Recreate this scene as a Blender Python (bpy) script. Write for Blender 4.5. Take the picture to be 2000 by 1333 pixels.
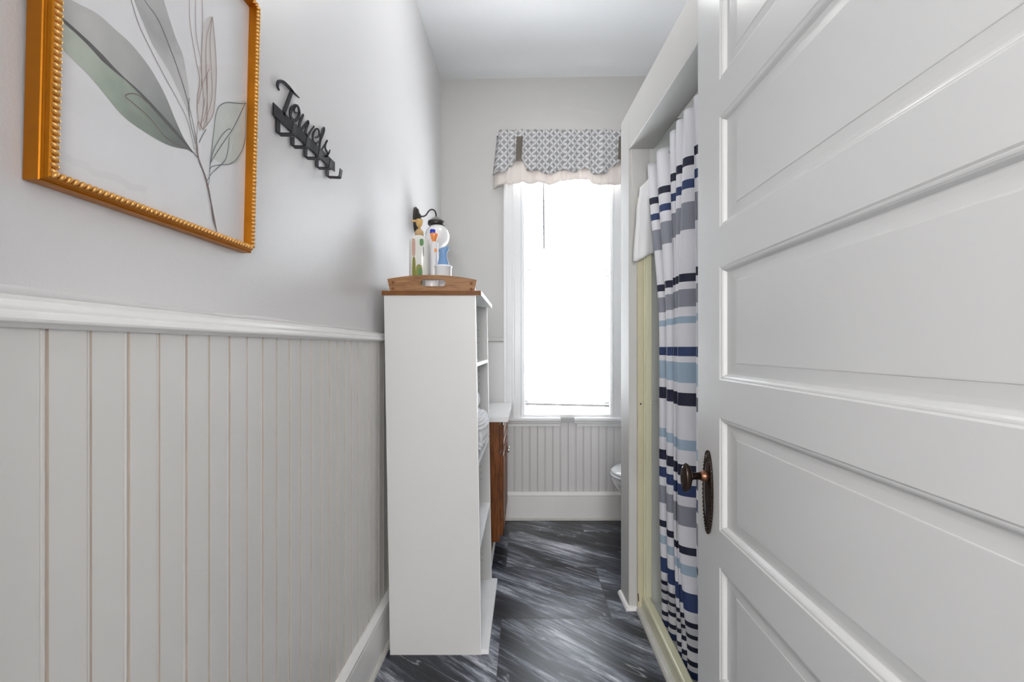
import bpy, bmesh, math, random
from mathutils import Vector, Matrix
from math import pi, sin, cos, radians, sqrt

for o in list(bpy.data.objects):
    bpy.data.objects.remove(o, do_unlink=True)
S = bpy.context.scene
C = S.collection
rnd = random.Random(7)

# ------------------------------------------------------------------ camera, world, lights, exposure
F = 850.0                      # focal length in pixels of a 2000 px wide frame
VX, VY, CAMZ = 1025.0, 680.0, 1.22
cd = bpy.data.cameras.new('camera')
cam = bpy.data.objects.new('camera', cd)
C.objects.link(cam)
cam.location = (0, 0, CAMZ)
cam.rotation_euler = (radians(90), 0, 0)
cd.sensor_width = 36.0
cd.lens = 36.0 * F / 2000.0
cd.shift_x = -(VX - 1000.0) / 2000.0
cd.shift_y = (VY - 666.5) / 2000.0
cd.clip_start = 0.02
S.camera = cam

w = bpy.data.worlds.new('daylight')
S.world = w
w.use_nodes = True
bg = w.node_tree.nodes['Background']
bg.inputs[0].default_value = (0.93, 0.97, 1.0, 1)
bg.inputs[1].default_value = 22.0

S.view_settings.view_transform = 'Standard'
S.view_settings.look = 'None'
S.view_settings.gamma = 1.0
S.view_settings.use_curve_mapping = False
S.view_settings.exposure = 0.07

def lamp(name, kind, loc, power, color=(1, 1, 1), rot=(0, 0, 0), **kw):
    d = bpy.data.lights.new(name, kind)
    d.energy = power
    d.color = color
    for k, v in kw.items():
        setattr(d, k, v)
    o = bpy.data.objects.new(name, d)
    C.objects.link(o)
    o.location = loc
    o.rotation_euler = rot
    return o
lamp('bathroom_ceiling_light', 'POINT', (0.05, 1.90, 2.88), 6.0, (1.0, 0.985, 0.96), shadow_soft_size=0.12)
lamp('hall_front_fill', 'POINT', (0.0, -0.60, 1.50), 27, (1.0, 0.985, 0.965), shadow_soft_size=0.35)  # unseen fill added behind the camera for frontal light through the doorway
lamp('hall_far_fill', 'POINT', (0.05, -2.5, 1.60), 150, (1.0, 0.985, 0.965), shadow_soft_size=0.35)  # second unseen fill, added far back to lift the room's lower back end
pt = lamp('window_portal', 'AREA', (0.30, 3.34, 1.75), 1, rot=(radians(-90), 0, 0), shape='RECTANGLE', size=0.7, size_y=2.1)
pt.data.cycles.is_portal = True

# ------------------------------------------------------------------ helpers
def tag(o, label=None, cat=None, group=None, kind=None):
    if label: o['label'] = label
    if cat: o['category'] = cat
    if group: o['group'] = group
    if kind: o['kind'] = kind
    return o

def empty(name, loc, label=None, cat=None, group=None, kind=None):
    o = bpy.data.objects.new(name, None)
    C.objects.link(o)
    o.location = loc
    o.empty_display_size = 0.05
    return tag(o, label, cat, group, kind)

class MB:
    """collects shapes in world coordinates, then links them as one mesh object"""
    def __init__(s):
        s.v, s.f, s.m, s.sm = [], [], [], []
    def add(s, verts, faces, mi=0, smooth=False):
        b = len(s.v)
        s.v += [tuple(p) for p in verts]
        for f in faces:
            s.f.append([i + b for i in f]); s.m.append(mi); s.sm.append(smooth)
        return s
    def hexa(s, p, mi=0):
        # p: 4 bottom + 4 top corners, same winding
        return s.add(p, [(3, 2, 1, 0), (4, 5, 6, 7), (0, 1, 5, 4), (1, 2, 6, 5), (2, 3, 7, 6), (3, 0, 4, 7)], mi)
    def box(s, x0, x1, y0, y1, z0, z1, mi=0):
        return s.hexa([(x0, y0, z0), (x1, y0, z0), (x1, y1, z0), (x0, y1, z0),
                       (x0, y0, z1), (x1, y0, z1), (x1, y1, z1), (x0, y1, z1)], mi)
    def rings(s, rs, mi=0, smooth=True, cap0=True, cap1=True, closed=True):
        n = len(rs[0]); vs = [p for r in rs for p in r]; fs = []
        for i in range(len(rs) - 1):
            for j in range(n if closed else n - 1):
                k = (j + 1) % n
                fs.append((i*n + j, i*n + k, (i+1)*n + k, (i+1)*n + j))
        s.add(vs, fs, mi, smooth)
        if closed and cap0: s.add(rs[0], [tuple(range(n))[::-1]], mi, False)
        if closed and cap1: s.add(rs[-1], [tuple(range(n))], mi, False)
        return s
    def lathe(s, prof, c, axis='z', n=32, mi=0, sx=1, sy=1, smooth=True):
        rs = []
        for r, h in prof:
            ring = []
            for k in range(n):
                a = 2*pi*k/n; p, q = r*cos(a)*sx, r*sin(a)*sy
                if axis == 'z': ring.append((c[0]+p, c[1]+q, c[2]+h))
                elif axis == 'x': ring.append((c[0]+h, c[1]+p, c[2]+q))
                else: ring.append((c[0]+q, c[1]+h, c[2]+p))
            rs.append(ring)
        return s.rings(rs, mi, smooth)
    def loft(s, secs, c, n=40, mi=0, smooth=True):
        # secs: (z, rx, ry, exponent, dx, dy)
        rs = []
        for sec in secs:
            z, rx, ry, e = sec[:4]
            dx, dy = (sec[4], sec[5]) if len(sec) > 4 else (0, 0)
            ring = []
            for k in range(n):
                a = 2*pi*k/n; ca, sa = cos(a), sin(a)
                ring.append((c[0]+dx+rx*math.copysign(abs(ca)**(2/e), ca), c[1]+dy+ry*math.copysign(abs(sa)**(2/e), sa), c[2]+z))
            rs.append(ring)
        return s.rings(rs, mi, smooth)
    def tube(s, pts, r, n=12, mi=0, flat=1.0):
        pts = [Vector(p) for p in pts]; rs = []
        up = Vector((0, 0, 1)); prev = None
        for i, p in enumerate(pts):
            t = (pts[min(i+1, len(pts)-1)] - pts[max(i-1, 0)]).normalized()
            if prev is None:
                a = t.cross(up) if abs(t.dot(up)) < 0.95 else t.cross(Vector((1, 0, 0)))
            else:
                a = prev - t*prev.dot(t)
            a.normalize(); prev = a; b = t.cross(a)
            rr = r[i] if isinstance(r, (list, tuple)) else r
            rs.append([tuple(p + a*rr*cos(2*pi*k/n) + b*rr*flat*sin(2*pi*k/n)) for k in range(n)])
        return s.rings(rs, mi, True)
    def extr(s, prof, path0, path1, mi=0, mis=None, caps=True):
        # prof: list of offsets; path0/path1: functions mapping (a,b)->point at both ends
        n = len(prof)
        s0 = [path0(*p) for p in prof]; s1 = [path1(*p) for p in prof]
        b = s0 + s1
        for i in range(n - 1):
            s.add([b[i], b[i+1], b[n+i+1], b[n+i]], [(0, 1, 2, 3)], (mis[i] if mis else mi))
        if caps:
            s.add(s0, [tuple(range(n))[::-1]], mi); s.add(s1, [tuple(range(n))], mi)
        return s
    def build(s, name, mats, parent=None, bevel=0, fix=True, smooth_all=False, weld=True):
        me = bpy.data.meshes.new(name)
        me.from_pydata(s.v, [], s.f)
        for m in (mats if isinstance(mats, (list, tuple)) else [mats]):
            me.materials.append(m)
        for i, p in enumerate(me.polygons):
            p.material_index = s.m[i]; p.use_smooth = s.sm[i] or smooth_all
        if weld or fix:
            bm = bmesh.new(); bm.from_mesh(me)
            if weld: bmesh.ops.remove_doubles(bm, verts=bm.verts, dist=1e-6)
            if fix: bmesh.ops.recalc_face_normals(bm, faces=bm.faces)
            bm.to_mesh(me); bm.free()
        o = bpy.data.objects.new(name, me)
        C.objects.link(o)
        if bevel:
            b = o.modifiers.new('bevel', 'BEVEL'); b.width = bevel; b.segments = 2; b.limit_method = 'ANGLE'
            b.harden_normals = False
        if parent is not None:
            o.parent = parent
            bpy.context.view_layer.update()
            o.matrix_parent_inverse = parent.matrix_world.inverted()
        return o

def catmull(P, k=6):
    P = [Vector(p) for p in P]
    out = []
    for i in range(len(P) - 1):
        p0, p1, p2, p3 = P[max(i-1, 0)], P[i], P[i+1], P[min(i+2, len(P)-1)]
        for j in range(k):
            t = j/k
            out.append(0.5*((2*p1) + (p2-p0)*t + (2*p0-5*p1+4*p2-p3)*t*t + (3*p1-p0-3*p2+p3)*t**3))
    out.append(P[-1])
    return out

# ------------------------------------------------------------------ materials
def srgb(r, g, b):
    return tuple(((c/255/12.92) if c/255 <= 0.04045 else ((c/255+0.055)/1.055)**2.4) for c in (r, g, b)) + (1,)

class NT:
    def __init__(s, name):
        s.m = bpy.data.materials.new(name); s.m.use_nodes = True
        s.t = s.m.node_tree; s.b = s.t.nodes['Principled BSDF']
    def n(s, typ, ins=None, **props):
        nd = s.t.nodes.new(typ)
        for k, v in props.items(): setattr(nd, k, v)
        for k, v in (ins or {}).items():
            sock = nd.inputs[k]
            if isinstance(v, bpy.types.NodeSocket): s.t.links.new(v, sock)
            else: sock.default_value = v
        return nd
    def math(s, op, a, b=0.0, c=None):
        d = {0: a, 1: b}
        if c is not None: d[2] = c
        return s.n('ShaderNodeMath', d, operation=op).outputs[0]
    def set(s, **kw):
        for k, v in kw.items():
            k = k.replace('_', ' ')
            if isinstance(v, bpy.types.NodeSocket): s.t.links.new(v, s.b.inputs[k])
            else: s.b.inputs[k].default_value = v
        return s
    def pos(s):
        return s.n('ShaderNodeNewGeometry').outputs['Position']
    def bump(s, h, strength=0.2, dist=0.002):
        s.t.links.new(s.n('ShaderNodeBump', {'Height': h, 'Strength': strength, 'Distance': dist}).outputs[0], s.b.inputs['Normal'])

def plain(name, col, rough=0.5, metal=0.0, spec=0.5, var=0.03, scale=12, bump=0.0, bscale=150, coat=0.0, **kw):
    m = NT(name)
    p = m.pos()
    nz = m.n('ShaderNodeTexNoise', {'Vector': p, 'Scale': scale, 'Detail': 4.0})
    lo = tuple(c*(1-var) for c in col[:3]) + (1,); hi = tuple(min(1, c*(1+var)) for c in col[:3]) + (1,)
    mx = m.n('ShaderNodeMix', {'Factor': nz.outputs[0], 6: lo, 7: hi}, data_type='RGBA')
    m.set(Base_Color=mx.outputs[2], Roughness=rough, Metallic=metal, Specular_IOR_Level=spec)
    if coat: m.set(Coat_Weight=coat, Coat_Roughness=0.15)
    if bump:
        nb = m.n('ShaderNodeTexNoise', {'Vector': p, 'Scale': bscale, 'Detail': 3.0})
        m.bump(nb.outputs[0], bump, 0.002)
    for k, v in kw.items(): m.set(**{k: v})
    return m.m

M = {}
M['wall'] = plain('grey_wall_paint', (0.69, 0.68, 0.68), 0.33, var=0.015, scale=3, bump=0.25, bscale=260)
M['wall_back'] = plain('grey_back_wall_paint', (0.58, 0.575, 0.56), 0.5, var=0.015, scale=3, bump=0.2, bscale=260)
M['ceiling'] = plain('white_ceiling_paint', (0.90, 0.91, 0.925), 0.6, var=0.01, bump=0.1, bscale=120)
M['wains'] = plain('warm_grey_bead_board_paint', (0.68, 0.665, 0.64), 0.38, var=0.03, scale=5, bump=0.12, bscale=90)
M['groove'] = plain('tan_worn_groove_paint', (0.50, 0.42, 0.35), 0.6, var=0.2, scale=14)
M['trim'] = plain('painted_trim', (0.84, 0.83, 0.815), 0.3, var=0.02, scale=6, bump=0.08, bscale=70)
M['wtrim'] = plain('white_window_trim', (0.84, 0.85, 0.86), 0.32, var=0.02, scale=8)
M['door'] = plain('grey_white_door_paint', (0.64, 0.645, 0.645), 0.24, var=0.02, scale=4, bump=0.07, bscale=60)
M['shelf'] = plain('white_melamine', (0.63, 0.63, 0.62), 0.4, var=0.015, scale=5, bump=0.05, bscale=300)
M['shelf_edge'] = plain('white_melamine_edge', (0.86, 0.86, 0.87), 0.4, var=0.02)
M['gold'] = plain('antique_gold', srgb(182, 112, 12), 0.36, metal=0.75, var=0.18, scale=30)
M['goldlight'] = plain('gilded_bead', srgb(226, 172, 98), 0.3, metal=0.6, var=0.2, scale=60)
M['paper'] = plain('art_paper', (0.74, 0.74, 0.75), 0.6, var=0.015, scale=8)
M['black'] = plain('black_powder_coat', (0.010, 0.010, 0.014), 0.45, spec=0.25, var=0.1)
M['bronze'] = plain('oil_rubbed_bronze', (0.035, 0.022, 0.017), 0.25, metal=0.7, var=0.5, scale=60)
M['copper'] = plain('worn_copper', (0.20, 0.095, 0.055), 0.35, metal=0.8, var=0.3, scale=90)
M['darkmetal'] = plain('dark_bronze_lamp_metal', (0.05, 0.045, 0.042), 0.35, metal=0.6, var=0.4, scale=120)
M['greymetal'] = plain('grey_lamp_metal', (0.33, 0.33, 0.31), 0.35, metal=0.6, var=0.1)
M['opal'] = plain('opal_glass', (0.86, 0.85, 0.85), 0.08, var=0.01, Transmission_Weight=0.0, Coat_Weight=0.6)
M['chrome'] = plain('chrome', (0.75, 0.75, 0.76), 0.12, metal=1.0, var=0.02)
M['nickel'] = plain('brushed_nickel', (0.62, 0.60, 0.56), 0.3, metal=0.9, var=0.05)
M['porcelain'] = plain('white_porcelain', (0.82, 0.83, 0.84), 0.08, var=0.01, Coat_Weight=0.4)
M['cultured'] = plain('cultured_marble', (0.80, 0.80, 0.79), 0.15, var=0.02)
M['cream'] = plain('cream_fibreglass', srgb(222, 220, 190), 0.3, var=0.05, scale=9)
M['creamdark'] = plain('aged_cream_fibreglass', srgb(206, 200, 170), 0.4, var=0.06, scale=9)
M['surround'] = plain('grey_shower_surround', (0.72, 0.74, 0.71), 0.3, var=0.02)
M['towel'] = plain('white_terry', (0.84, 0.84, 0.86), 0.95, var=0.03, bump=0.8, bscale=380)
M['linen'] = plain('smooth_white_cloth', (0.80, 0.80, 0.81), 0.9, var=0.02, bump=0.15, bscale=300)
M['dark'] = plain('dark_hole', (0.01, 0.01, 0.01), 0.8)
M['softgrey'] = plain('shelf_pin_grey', (0.33, 0.32, 0.34), 0.8)
M['caulk'] = plain('dirty_shoe_moulding', (0.55, 0.54, 0.50), 0.5, var=0.15, scale=30)

# curtain stripe colours
M['c_white'] = plain('curtain_white', (0.78, 0.78, 0.82), 0.75, var=0.02, bump=0.1, bscale=500)
M['c_black'] = plain('curtain_midnight', (0.007, 0.010, 0.035), 0.6, var=0.1)
M['c_navy'] = plain('curtain_navy', (0.022, 0.045, 0.14), 0.6, var=0.1)
M['c_grey'] = plain('curtain_grey', (0.27, 0.28, 0.33), 0.7, var=0.03)
M['c_blue'] = plain('curtain_light_blue', (0.36, 0.47, 0.58), 0.7, var=0.03)

def wood(name, a, b, sc=(1, 1, 1), rough=0.4, rot=(0, 0, 0)):
    m = NT(name)
    mp = m.n('ShaderNodeMapping', {'Vector': m.pos(), 'Scale': sc, 'Rotation': rot})
    n1 = m.n('ShaderNodeTexNoise', {'Vector': mp.outputs[0], 'Scale': 9.0, 'Detail': 6.0, 'Roughness': 0.65, 'Distortion': 0.4})
    r = m.n('ShaderNodeValToRGB', {'Fac': n1.outputs[0]})
    r.color_ramp.elements[0].position = 0.33; r.color_ramp.elements[0].color = a
    r.color_ramp.elements[1].position = 0.66; r.color_ramp.elements[1].color = b
    m.set(Base_Color=r.outputs[0], Roughness=rough, Specular_IOR_Level=0.28)
    m.bump(n1.outputs[0], 0.15, 0.001)
    return m.m
M['oak'] = wood('orange_oak', srgb(74, 38, 12), srgb(134, 78, 36), (14, 14, 1.0), 0.35)
M['traywood'] = wood('tray_wood', srgb(118, 78, 42), srgb(158, 114, 72), (1.2, 8, 14), 0.45)
M['brownedge'] = wood('brown_board_edge', srgb(98, 58, 22), srgb(130, 82, 38), (1.5, 6, 14), 0.5)
M['dowel'] = plain('dark_dowel', srgb(128, 72, 38), 0.5, var=0.2, scale=80)

# floor: large dark marble look vinyl tiles with diagonal white streaks
def floor_mat():
    m = NT('dark_marble_tile')
    sp = m.n('ShaderNodeSeparateXYZ', {0: m.pos()})
    x, y = sp.outputs[0], sp.outputs[1]
    ty = m.math('DIVIDE', m.math('SUBTRACT', y, 1.957), 0.466)
    row = m.math('FLOOR', ty)
    odd = m.math('PINGPONG', row, 1.0)
    off = m.math('MULTIPLY_ADD', odd, -0.418, 0.522)
    tx = m.math('DIVIDE', m.math('ADD', x, off), 0.914)
    col = m.math('FLOOR', tx)
    wn = m.n('ShaderNodeTexWhiteNoise', {0: m.n('ShaderNodeCombineXYZ', {0: col, 1: row, 2: 3.0}).outputs[0]}, noise_dimensions='3D')
    h = wn.outputs[0]
    fx = m.math('FRACT', tx); fy = m.math('FRACT', ty)
    # rotate by a per tile angle then stretch
    ang = m.math('MULTIPLY_ADD', h, 0.30, 0.42)
    vr = m.n('ShaderNodeVectorRotate', {'Vector': m.pos(), 'Angle': ang}, rotation_type='Z_AXIS')
    shift = m.n('ShaderNodeVectorMath', {0: wn.outputs[1], 1: (7.0, 9.0, 3.0)}, operation='MULTIPLY')
    vv = m.n('ShaderNodeVectorMath', {0: vr.outputs[0], 1: shift.outputs[0]}, operation='ADD')
    def stretched(sx, sy, scale, detail, rough, dist=0.0):
        mp = m.n('ShaderNodeMapping', {'Vector': vv.outputs[0], 'Scale': (sx, sy, 1)})
        return m.n('ShaderNodeTexNoise', {'Vector': mp.outputs[0], 'Scale': scale, 'Detail': detail, 'Roughness': rough, 'Distortion': dist}).outputs[0]
    broad = stretched(1.0, 3.6, 1.5, 3, 0.5, 0.4)
    fine = stretched(0.9, 10.0, 4.6, 10, 0.78, 0.35)
    vein = stretched(0.5, 5.0, 2.2, 2, 0.4, 0.25)
    base = m.n('ShaderNodeValToRGB', {'Fac': m.math('MULTIPLY_ADD', broad, 0.55, m.math('MULTIPLY_ADD', fine, 0.5, m.math('MULTIPLY_ADD', h, 0.05, -0.045)))})
    cr = base.color_ramp
    cr.elements[0].position = 0.42; cr.elements[0].color = (0.006, 0.007, 0.011, 1)
    cr.elements[1].position = 0.64; cr.elements[1].color = (0.66, 0.67, 0.74, 1)
    e = cr.elements.new(0.505); e.color = (0.032, 0.038, 0.053, 1)
    e = cr.elements.new(0.565); e.color = (0.17, 0.185, 0.225, 1)
    d = m.math('ABSOLUTE', m.math('SUBTRACT', vein, 0.5))
    vm = m.n('ShaderNodeMapRange', {'Value': d, 'From Min': 0.0, 'From Max': 0.006, 'To Min': 0.5, 'To Max': 0.0}).outputs[0]
    vm = m.math('MULTIPLY', vm, m.math('GREATER_THAN', fine, 0.46))
    c1 = m.n('ShaderNodeMix', {'Factor': vm, 6: base.outputs[0], 7: (0.62, 0.63, 0.68, 1)}, data_type='RGBA')
    # thin joints
    ex = m.math('MINIMUM', fx, m.math('SUBTRACT', 1.0, fx)); ex = m.math('MULTIPLY', ex, 0.914)
    ey = m.math('MINIMUM', fy, m.math('SUBTRACT', 1.0, fy)); ey = m.math('MULTIPLY', ey, 0.466)
    j = m.math('LESS_THAN', m.math('MINIMUM', ex, ey), 0.0011)
    c2 = m.n('ShaderNodeMix', {'Factor': m.math('MULTIPLY', j, 0.75), 6: c1.outputs[2], 7: (0.012, 0.013, 0.017, 1)}, data_type='RGBA')
    m.set(Base_Color=c2.outputs[2], Roughness=0.30, Specular_IOR_Level=0.5)
    m.bump(fine, 0.12, 0.001)
    return m.m
M['floor'] = floor_mat()

def glass_mat(name, tint=(1, 1, 1), gloss=0.06, rough=0.02):
    m = NT(name); t = m.t
    t.nodes.remove(m.b)
    tr = m.n('ShaderNodeBsdfTransparent', {0: tint + (1,)})
    gl = m.n('ShaderNodeBsdfGlossy', {'Color': (1, 1, 1, 1), 'Roughness': rough})
    fr = m.n('ShaderNodeFresnel', {'IOR': 1.45})
    front = m.math('SUBTRACT', 1.0, m.n('ShaderNodeNewGeometry').outputs['Backfacing'])
    mx = m.n('ShaderNodeMixShader', {0: m.math('MULTIPLY', fr.outputs[0], front), 1: tr.outputs[0], 2: gl.outputs[0]})
    t.links.new(mx.outputs[0], t.nodes['Material Output'].inputs[0])
    return m.m
M['glass'] = glass_mat('clear_glass')

def translucent(name, col, amount=0.5, rough=0.8):
    m = NT(name); t = m.t
    m.set(Base_Color=col + (1,), Roughness=rough)
    tl = m.n('ShaderNodeBsdfTranslucent', {0: col + (1,)})
    mx = m.n('ShaderNodeMixShader', {0: amount, 1: m.b.outputs[0], 2: tl.outputs[0]})
    t.links.new(mx.outputs[0], t.nodes['Material Output'].inputs[0])
    return m
M['slat'] = translucent('white_blind_slat', (0.93, 0.94, 0.95), 0.32, 0.5).m
M['under'] = translucent('cream_pink_linen', (0.83, 0.77, 0.73), 0.12, 0.9).m
M['strap'] = plain('taupe_strap', (0.15, 0.13, 0.11), 0.9, var=0.1)

def valance_mat():
    m = translucent('star_lattice_fabric', (0.8, 0.8, 0.8), 0.22, 0.9)
    uv = m.n('ShaderNodeUVMap').outputs[0]
    mp = m.n('ShaderNodeMapping', {'Vector': uv, 'Rotation': (0, 0, radians(45)), 'Scale': (1/0.0385,)*3})
    sp = m.n('ShaderNodeSeparateXYZ', {0: mp.outputs[0]})
    u = m.math('ABSOLUTE', m.math('SUBTRACT', m.math('FRACT', sp.outputs[0]), 0.5))
    v = m.math('ABSOLUTE', m.math('SUBTRACT', m.math('FRACT', sp.outputs[1]), 0.5))
    def dist(a, b):
        return m.math('SQRT', m.math('ADD', m.math('MULTIPLY', a, a), m.math('MULTIPLY', b, b)))
    d1 = dist(m.math('SUBTRACT', 1.0, u), v); d2 = dist(u, m.math('SUBTRACT', 1.0, v))
    g = m.math('GREATER_THAN', m.math('MINIMUM', d1, d2), 0.70)
    nz = m.n('ShaderNodeTexNoise', {'Vector': uv, 'Scale': 9.0})
    gc = m.n('ShaderNodeMix', {'Factor': nz.outputs[0], 6: (0.30, 0.31, 0.33, 1), 7: (0.48, 0.46, 0.44, 1)}, data_type='RGBA')
    c = m.n('ShaderNodeMix', {'Factor': g, 6: (0.80, 0.80, 0.82, 1), 7: gc.outputs[2]}, data_type='RGBA')
    m.t.links.new(c.outputs[2], m.b.inputs['Base Color'])
    for nd in m.t.nodes:
        if nd.type == 'BSDF_TRANSLUCENT': m.t.links.new(c.outputs[2], nd.inputs[0])
    return m.m
M['valance'] = valance_mat()

def leaf_mat(name, a, b, c):
    m = NT(name)
    nz = m.n('ShaderNodeTexNoise', {'Vector': m.pos(), 'Scale': 11.0, 'Detail': 5.0, 'Distortion': 0.5})
    r = m.n('ShaderNodeValToRGB', {'Fac': nz.outputs[0]})
    cr = r.color_ramp
    cr.elements[0].position = 0.3; cr.elements[0].color = a
    cr.elements[1].position = 0.7; cr.elements[1].color = c
    e = cr.elements.new(0.5); e.color = b
    m.set(Base_Color=r.outputs[0], Roughness=0.6)
    return m.m
def big_leaf(name, far, near, edge):
    m = NT(name)
    p = m.pos()
    dv = m.n('ShaderNodeVectorMath', {0: p, 1: (-0.58, 0.765, 1.573)}, operation='DISTANCE').outputs['Value']
    nz = m.n('ShaderNodeTexNoise', {'Vector': p, 'Scale': 16.0, 'Detail': 5.0, 'Distortion': 0.6})
    f = m.math('MULTIPLY_ADD', nz.outputs[0], 0.12, m.math('SUBTRACT', dv, 0.06))
    r = m.n('ShaderNodeValToRGB', {'Fac': m.math('MULTIPLY', f, 3.6)})
    cr = r.color_ramp
    cr.elements[0].position = 0.12; cr.elements[0].color = near
    cr.elements[1].position = 1.0; cr.elements[1].color = far
    e = cr.elements.new(0.55); e.color = edge
    m.set(Base_Color=r.outputs[0], Roughness=0.6)
    return m.m
M['leafA'] = big_leaf('watercolour_grey_leaf', srgb(202, 201, 199), srgb(112, 116, 114), srgb(172, 173, 171))
M['leafB'] = leaf_mat('watercolour_second_leaf', srgb(160, 160, 160), srgb(180, 180, 180), srgb(200, 199, 198))
M['leafG'] = big_leaf('watercolour_green_leaf', srgb(204, 208, 198), srgb(104, 110, 108), srgb(152, 164, 150))
M['leafP'] = leaf_mat('watercolour_pink_petal', srgb(204, 196, 192), srgb(208, 203, 200), srgb(211, 207, 206))
M['leafV'] = leaf_mat('watercolour_green_wash', srgb(196, 200, 196), srgb(202, 205, 200), srgb(206, 208, 200))
M['inkbrown'] = plain('brown_ink', srgb(110, 92, 90), 0.6, var=0.1)
M['inkpink'] = plain('rose_brown_ink', srgb(158, 134, 126), 0.6, var=0.1)
M['inkdark'] = plain('dark_ink', srgb(84, 82, 84), 0.6, var=0.1)
M['inkslate'] = plain('slate_ink', srgb(98, 108, 112), 0.6, var=0.1)

# ------------------------------------------------------------------ room dimensions
XL = -0.597          # left wall
XR = 1.30            # far right wall (behind shower and toilet)
YB = 3.114           # back wall
YE0, YE1 = 0.125, 0.245  # entry wall
ZC = 1.22 + 1.925    # ceiling
def sw(y):           # passage face of the shower partition, not quite parallel to the left wall
    return 0.599 - 0.056*y
HALL0 = -3.4

# floor
o = MB().box(-0.75, XR+0.15, HALL0-0.15, YB+0.2, -0.10, 0.0).build('floor', M['floor']); tag(o, kind='structure')
# ceiling: slightly sagging plaster
mb = MB(); nx, ny = 24, 60
def cz(x, y):
    return ZC + 0.004*sin(2.2*x+0.5) - 0.018*math.exp(-((y-2.62-0.10*x)/0.16)**2)*(0.6+0.4*cos(1.3*x)) - (0.012*x*max(0, 0) )
g = [[(-0.75+2.2*i/nx, HALL0-0.15+(YB+0.35-HALL0)*j/ny) for i in range(nx+1)] for j in range(ny+1)]
vs = [(x, y, cz(x, y) + (0.012*(x+0.6) if y > 1 else 0.012*(x+0.6))) for r in g for x, y in r]
mb.add(vs, [(j*(nx+1)+i, (j+1)*(nx+1)+i, (j+1)*(nx+1)+i+1, j*(nx+1)+i+1) for j in range(ny) for i in range(nx)], 0, True)
o = mb.build('ceiling', M['ceiling'], fix=False)
sol = o.modifiers.new('slab', 'SOLIDIFY'); sol.thickness = 0.12; sol.offset = -1
tag(o, kind='structure')
ZW = ZC + 0.06

o = MB().box(XL-0.14, XL, YE0, YB+0.14, 0, ZW).build('wall_left', M['wall']); tag(o, kind='structure')
# back wall with window opening
WX0, WX1, WZ0, WZ1 = -0.012, 0.618, 0.735, 2.60
mb = MB()
mb.box(XL, WX0, YB, YB+0.14, 0, ZW).box(WX1, XR, YB, YB+0.14, 0, ZW)
mb.box(WX0, WX1, YB, YB+0.14, 0, WZ0).box(WX0, WX1, YB, YB+0.14, WZ1, ZW)
o = mb.build('wall_back', M['wall_back']); tag(o, kind='structure')
o = MB().box(XR, XR+0.14, YE0, YB+0.14, 0, ZW).build('wall_right', M['wall']); tag(o, kind='structure')
# entry wall with the doorway the camera looks through
mb = MB()
mb.box(XL, -0.43, YE0, YE1, 0, ZW).box(0.53, XR, YE0, YE1, 0, ZW).box(-0.43, 0.53, YE0, YE1, 2.33, ZW)
o = mb.build('wall_front', M['wall']); tag(o, kind='structure')
# hallway behind the camera
mb = MB().box(-0.90, -0.75, HALL0, YE0, 0, ZW)
o = mb.build('wall_hall_left', M['wall']); tag(o, kind='structure')
o = MB().box(1.30, 1.44, HALL0, YE0, 0, ZW).build('wall_hall_right', M['wall']); tag(o, kind='structure')
o = MB().box(-0.9, 1.44, HALL0-0.14, HALL0, 0, ZW).build('wall_hall_end', M['wall']); tag(o, kind='structure')
o = MB().box(-0.90, -0.74, HALL0, YE0, -0.1, 0).box(-0.75, XL-0.13, YE0-0.04, YE0, 0, ZW).build('wall_hall_corner', M['wall']); tag(o, kind='structure')

# shower partition: end wall, header over the opening, near return, lid
ZT, ZH = 2.335, 2.148
def slab(mb, y0, y1, z0, z1, t=0.115):
    mb.hexa([(sw(y0), y0, z0), (sw(y0)+t, y0, z0), (sw(y1)+t, y1, z0), (sw(y1), y1, z0),
             (sw(y0), y0, z1), (sw(y0)+t, y0, z1), (sw(y1)+t, y1, z1), (sw(y1), y1, z1)])
mb = MB()
slab(mb, 2.03, 2.165, 0, ZT)
slab(mb, YE1, 0.62, 0, ZT)
slab(mb, 0.62, 2.03, ZH, ZT)
mb.box(0.595, XR, 2.05, 2.165, 0, ZT)
o = mb.build('wall_shower', M['wall_back'], bevel=0.003); tag(o, kind='structure')

# ------------------------------------------------------------------ bead board wainscot and mouldings
def beadprofile(n, pitch, start, depth=0.0032):
    """list of (along, out) with material index per segment"""
    pts, mi = [(start-pitch, 0)], []
    r2 = random.Random(3)
    for k in range(n):
        c = start + k*pitch
        wdt = 0.0052 if k % 2 == 0 else 0.0036
        seq = [(c-wdt, 0, 0), (c-wdt+0.0010, -depth*0.7, 1), (c-wdt+0.0018, -depth*0.7, 1),
               (c-0.0012, -0.0008, 0), (c+0.0012, -0.0008, 0), (c+wdt-0.0018, -depth*0.7, 0), (c+wdt-0.0008, -depth*0.7, 1), (c+wdt, 0, 1)]
        for a, b, m_ in seq:
            pts.append((a, b)); mi.append(m_)
    pts.append((start+n*pitch, 0)); mi.append(0)
    return pts, mi
WX = XL + 0.015     # face of bead board on the left wall
pts, mi = beadprofile(47, 0.0548, 0.527)
pts = [p for p in pts]
Y0w = YE1
sel = [(a, b) for a, b in pts if a <= YB]
mis = mi[:len(sel)-1]
sel = [(max(a, Y0w), b) for a, b in sel] + [(YB, 0)]; mis = mis + [0]
prof = sel + [(YB, -0.015), (Y0w, -0.015)]; mis = mis + [0, 0]
mb = MB(); mb.extr(prof, lambda a, b: (WX+b, a, 0.0), lambda a, b: (WX+b, a, 1.25), 0, mis, caps=False)
o = mb.build('wainscot', [M['wains'], M['groove']], bpy.data.objects['wall_left'], fix=False)
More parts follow.
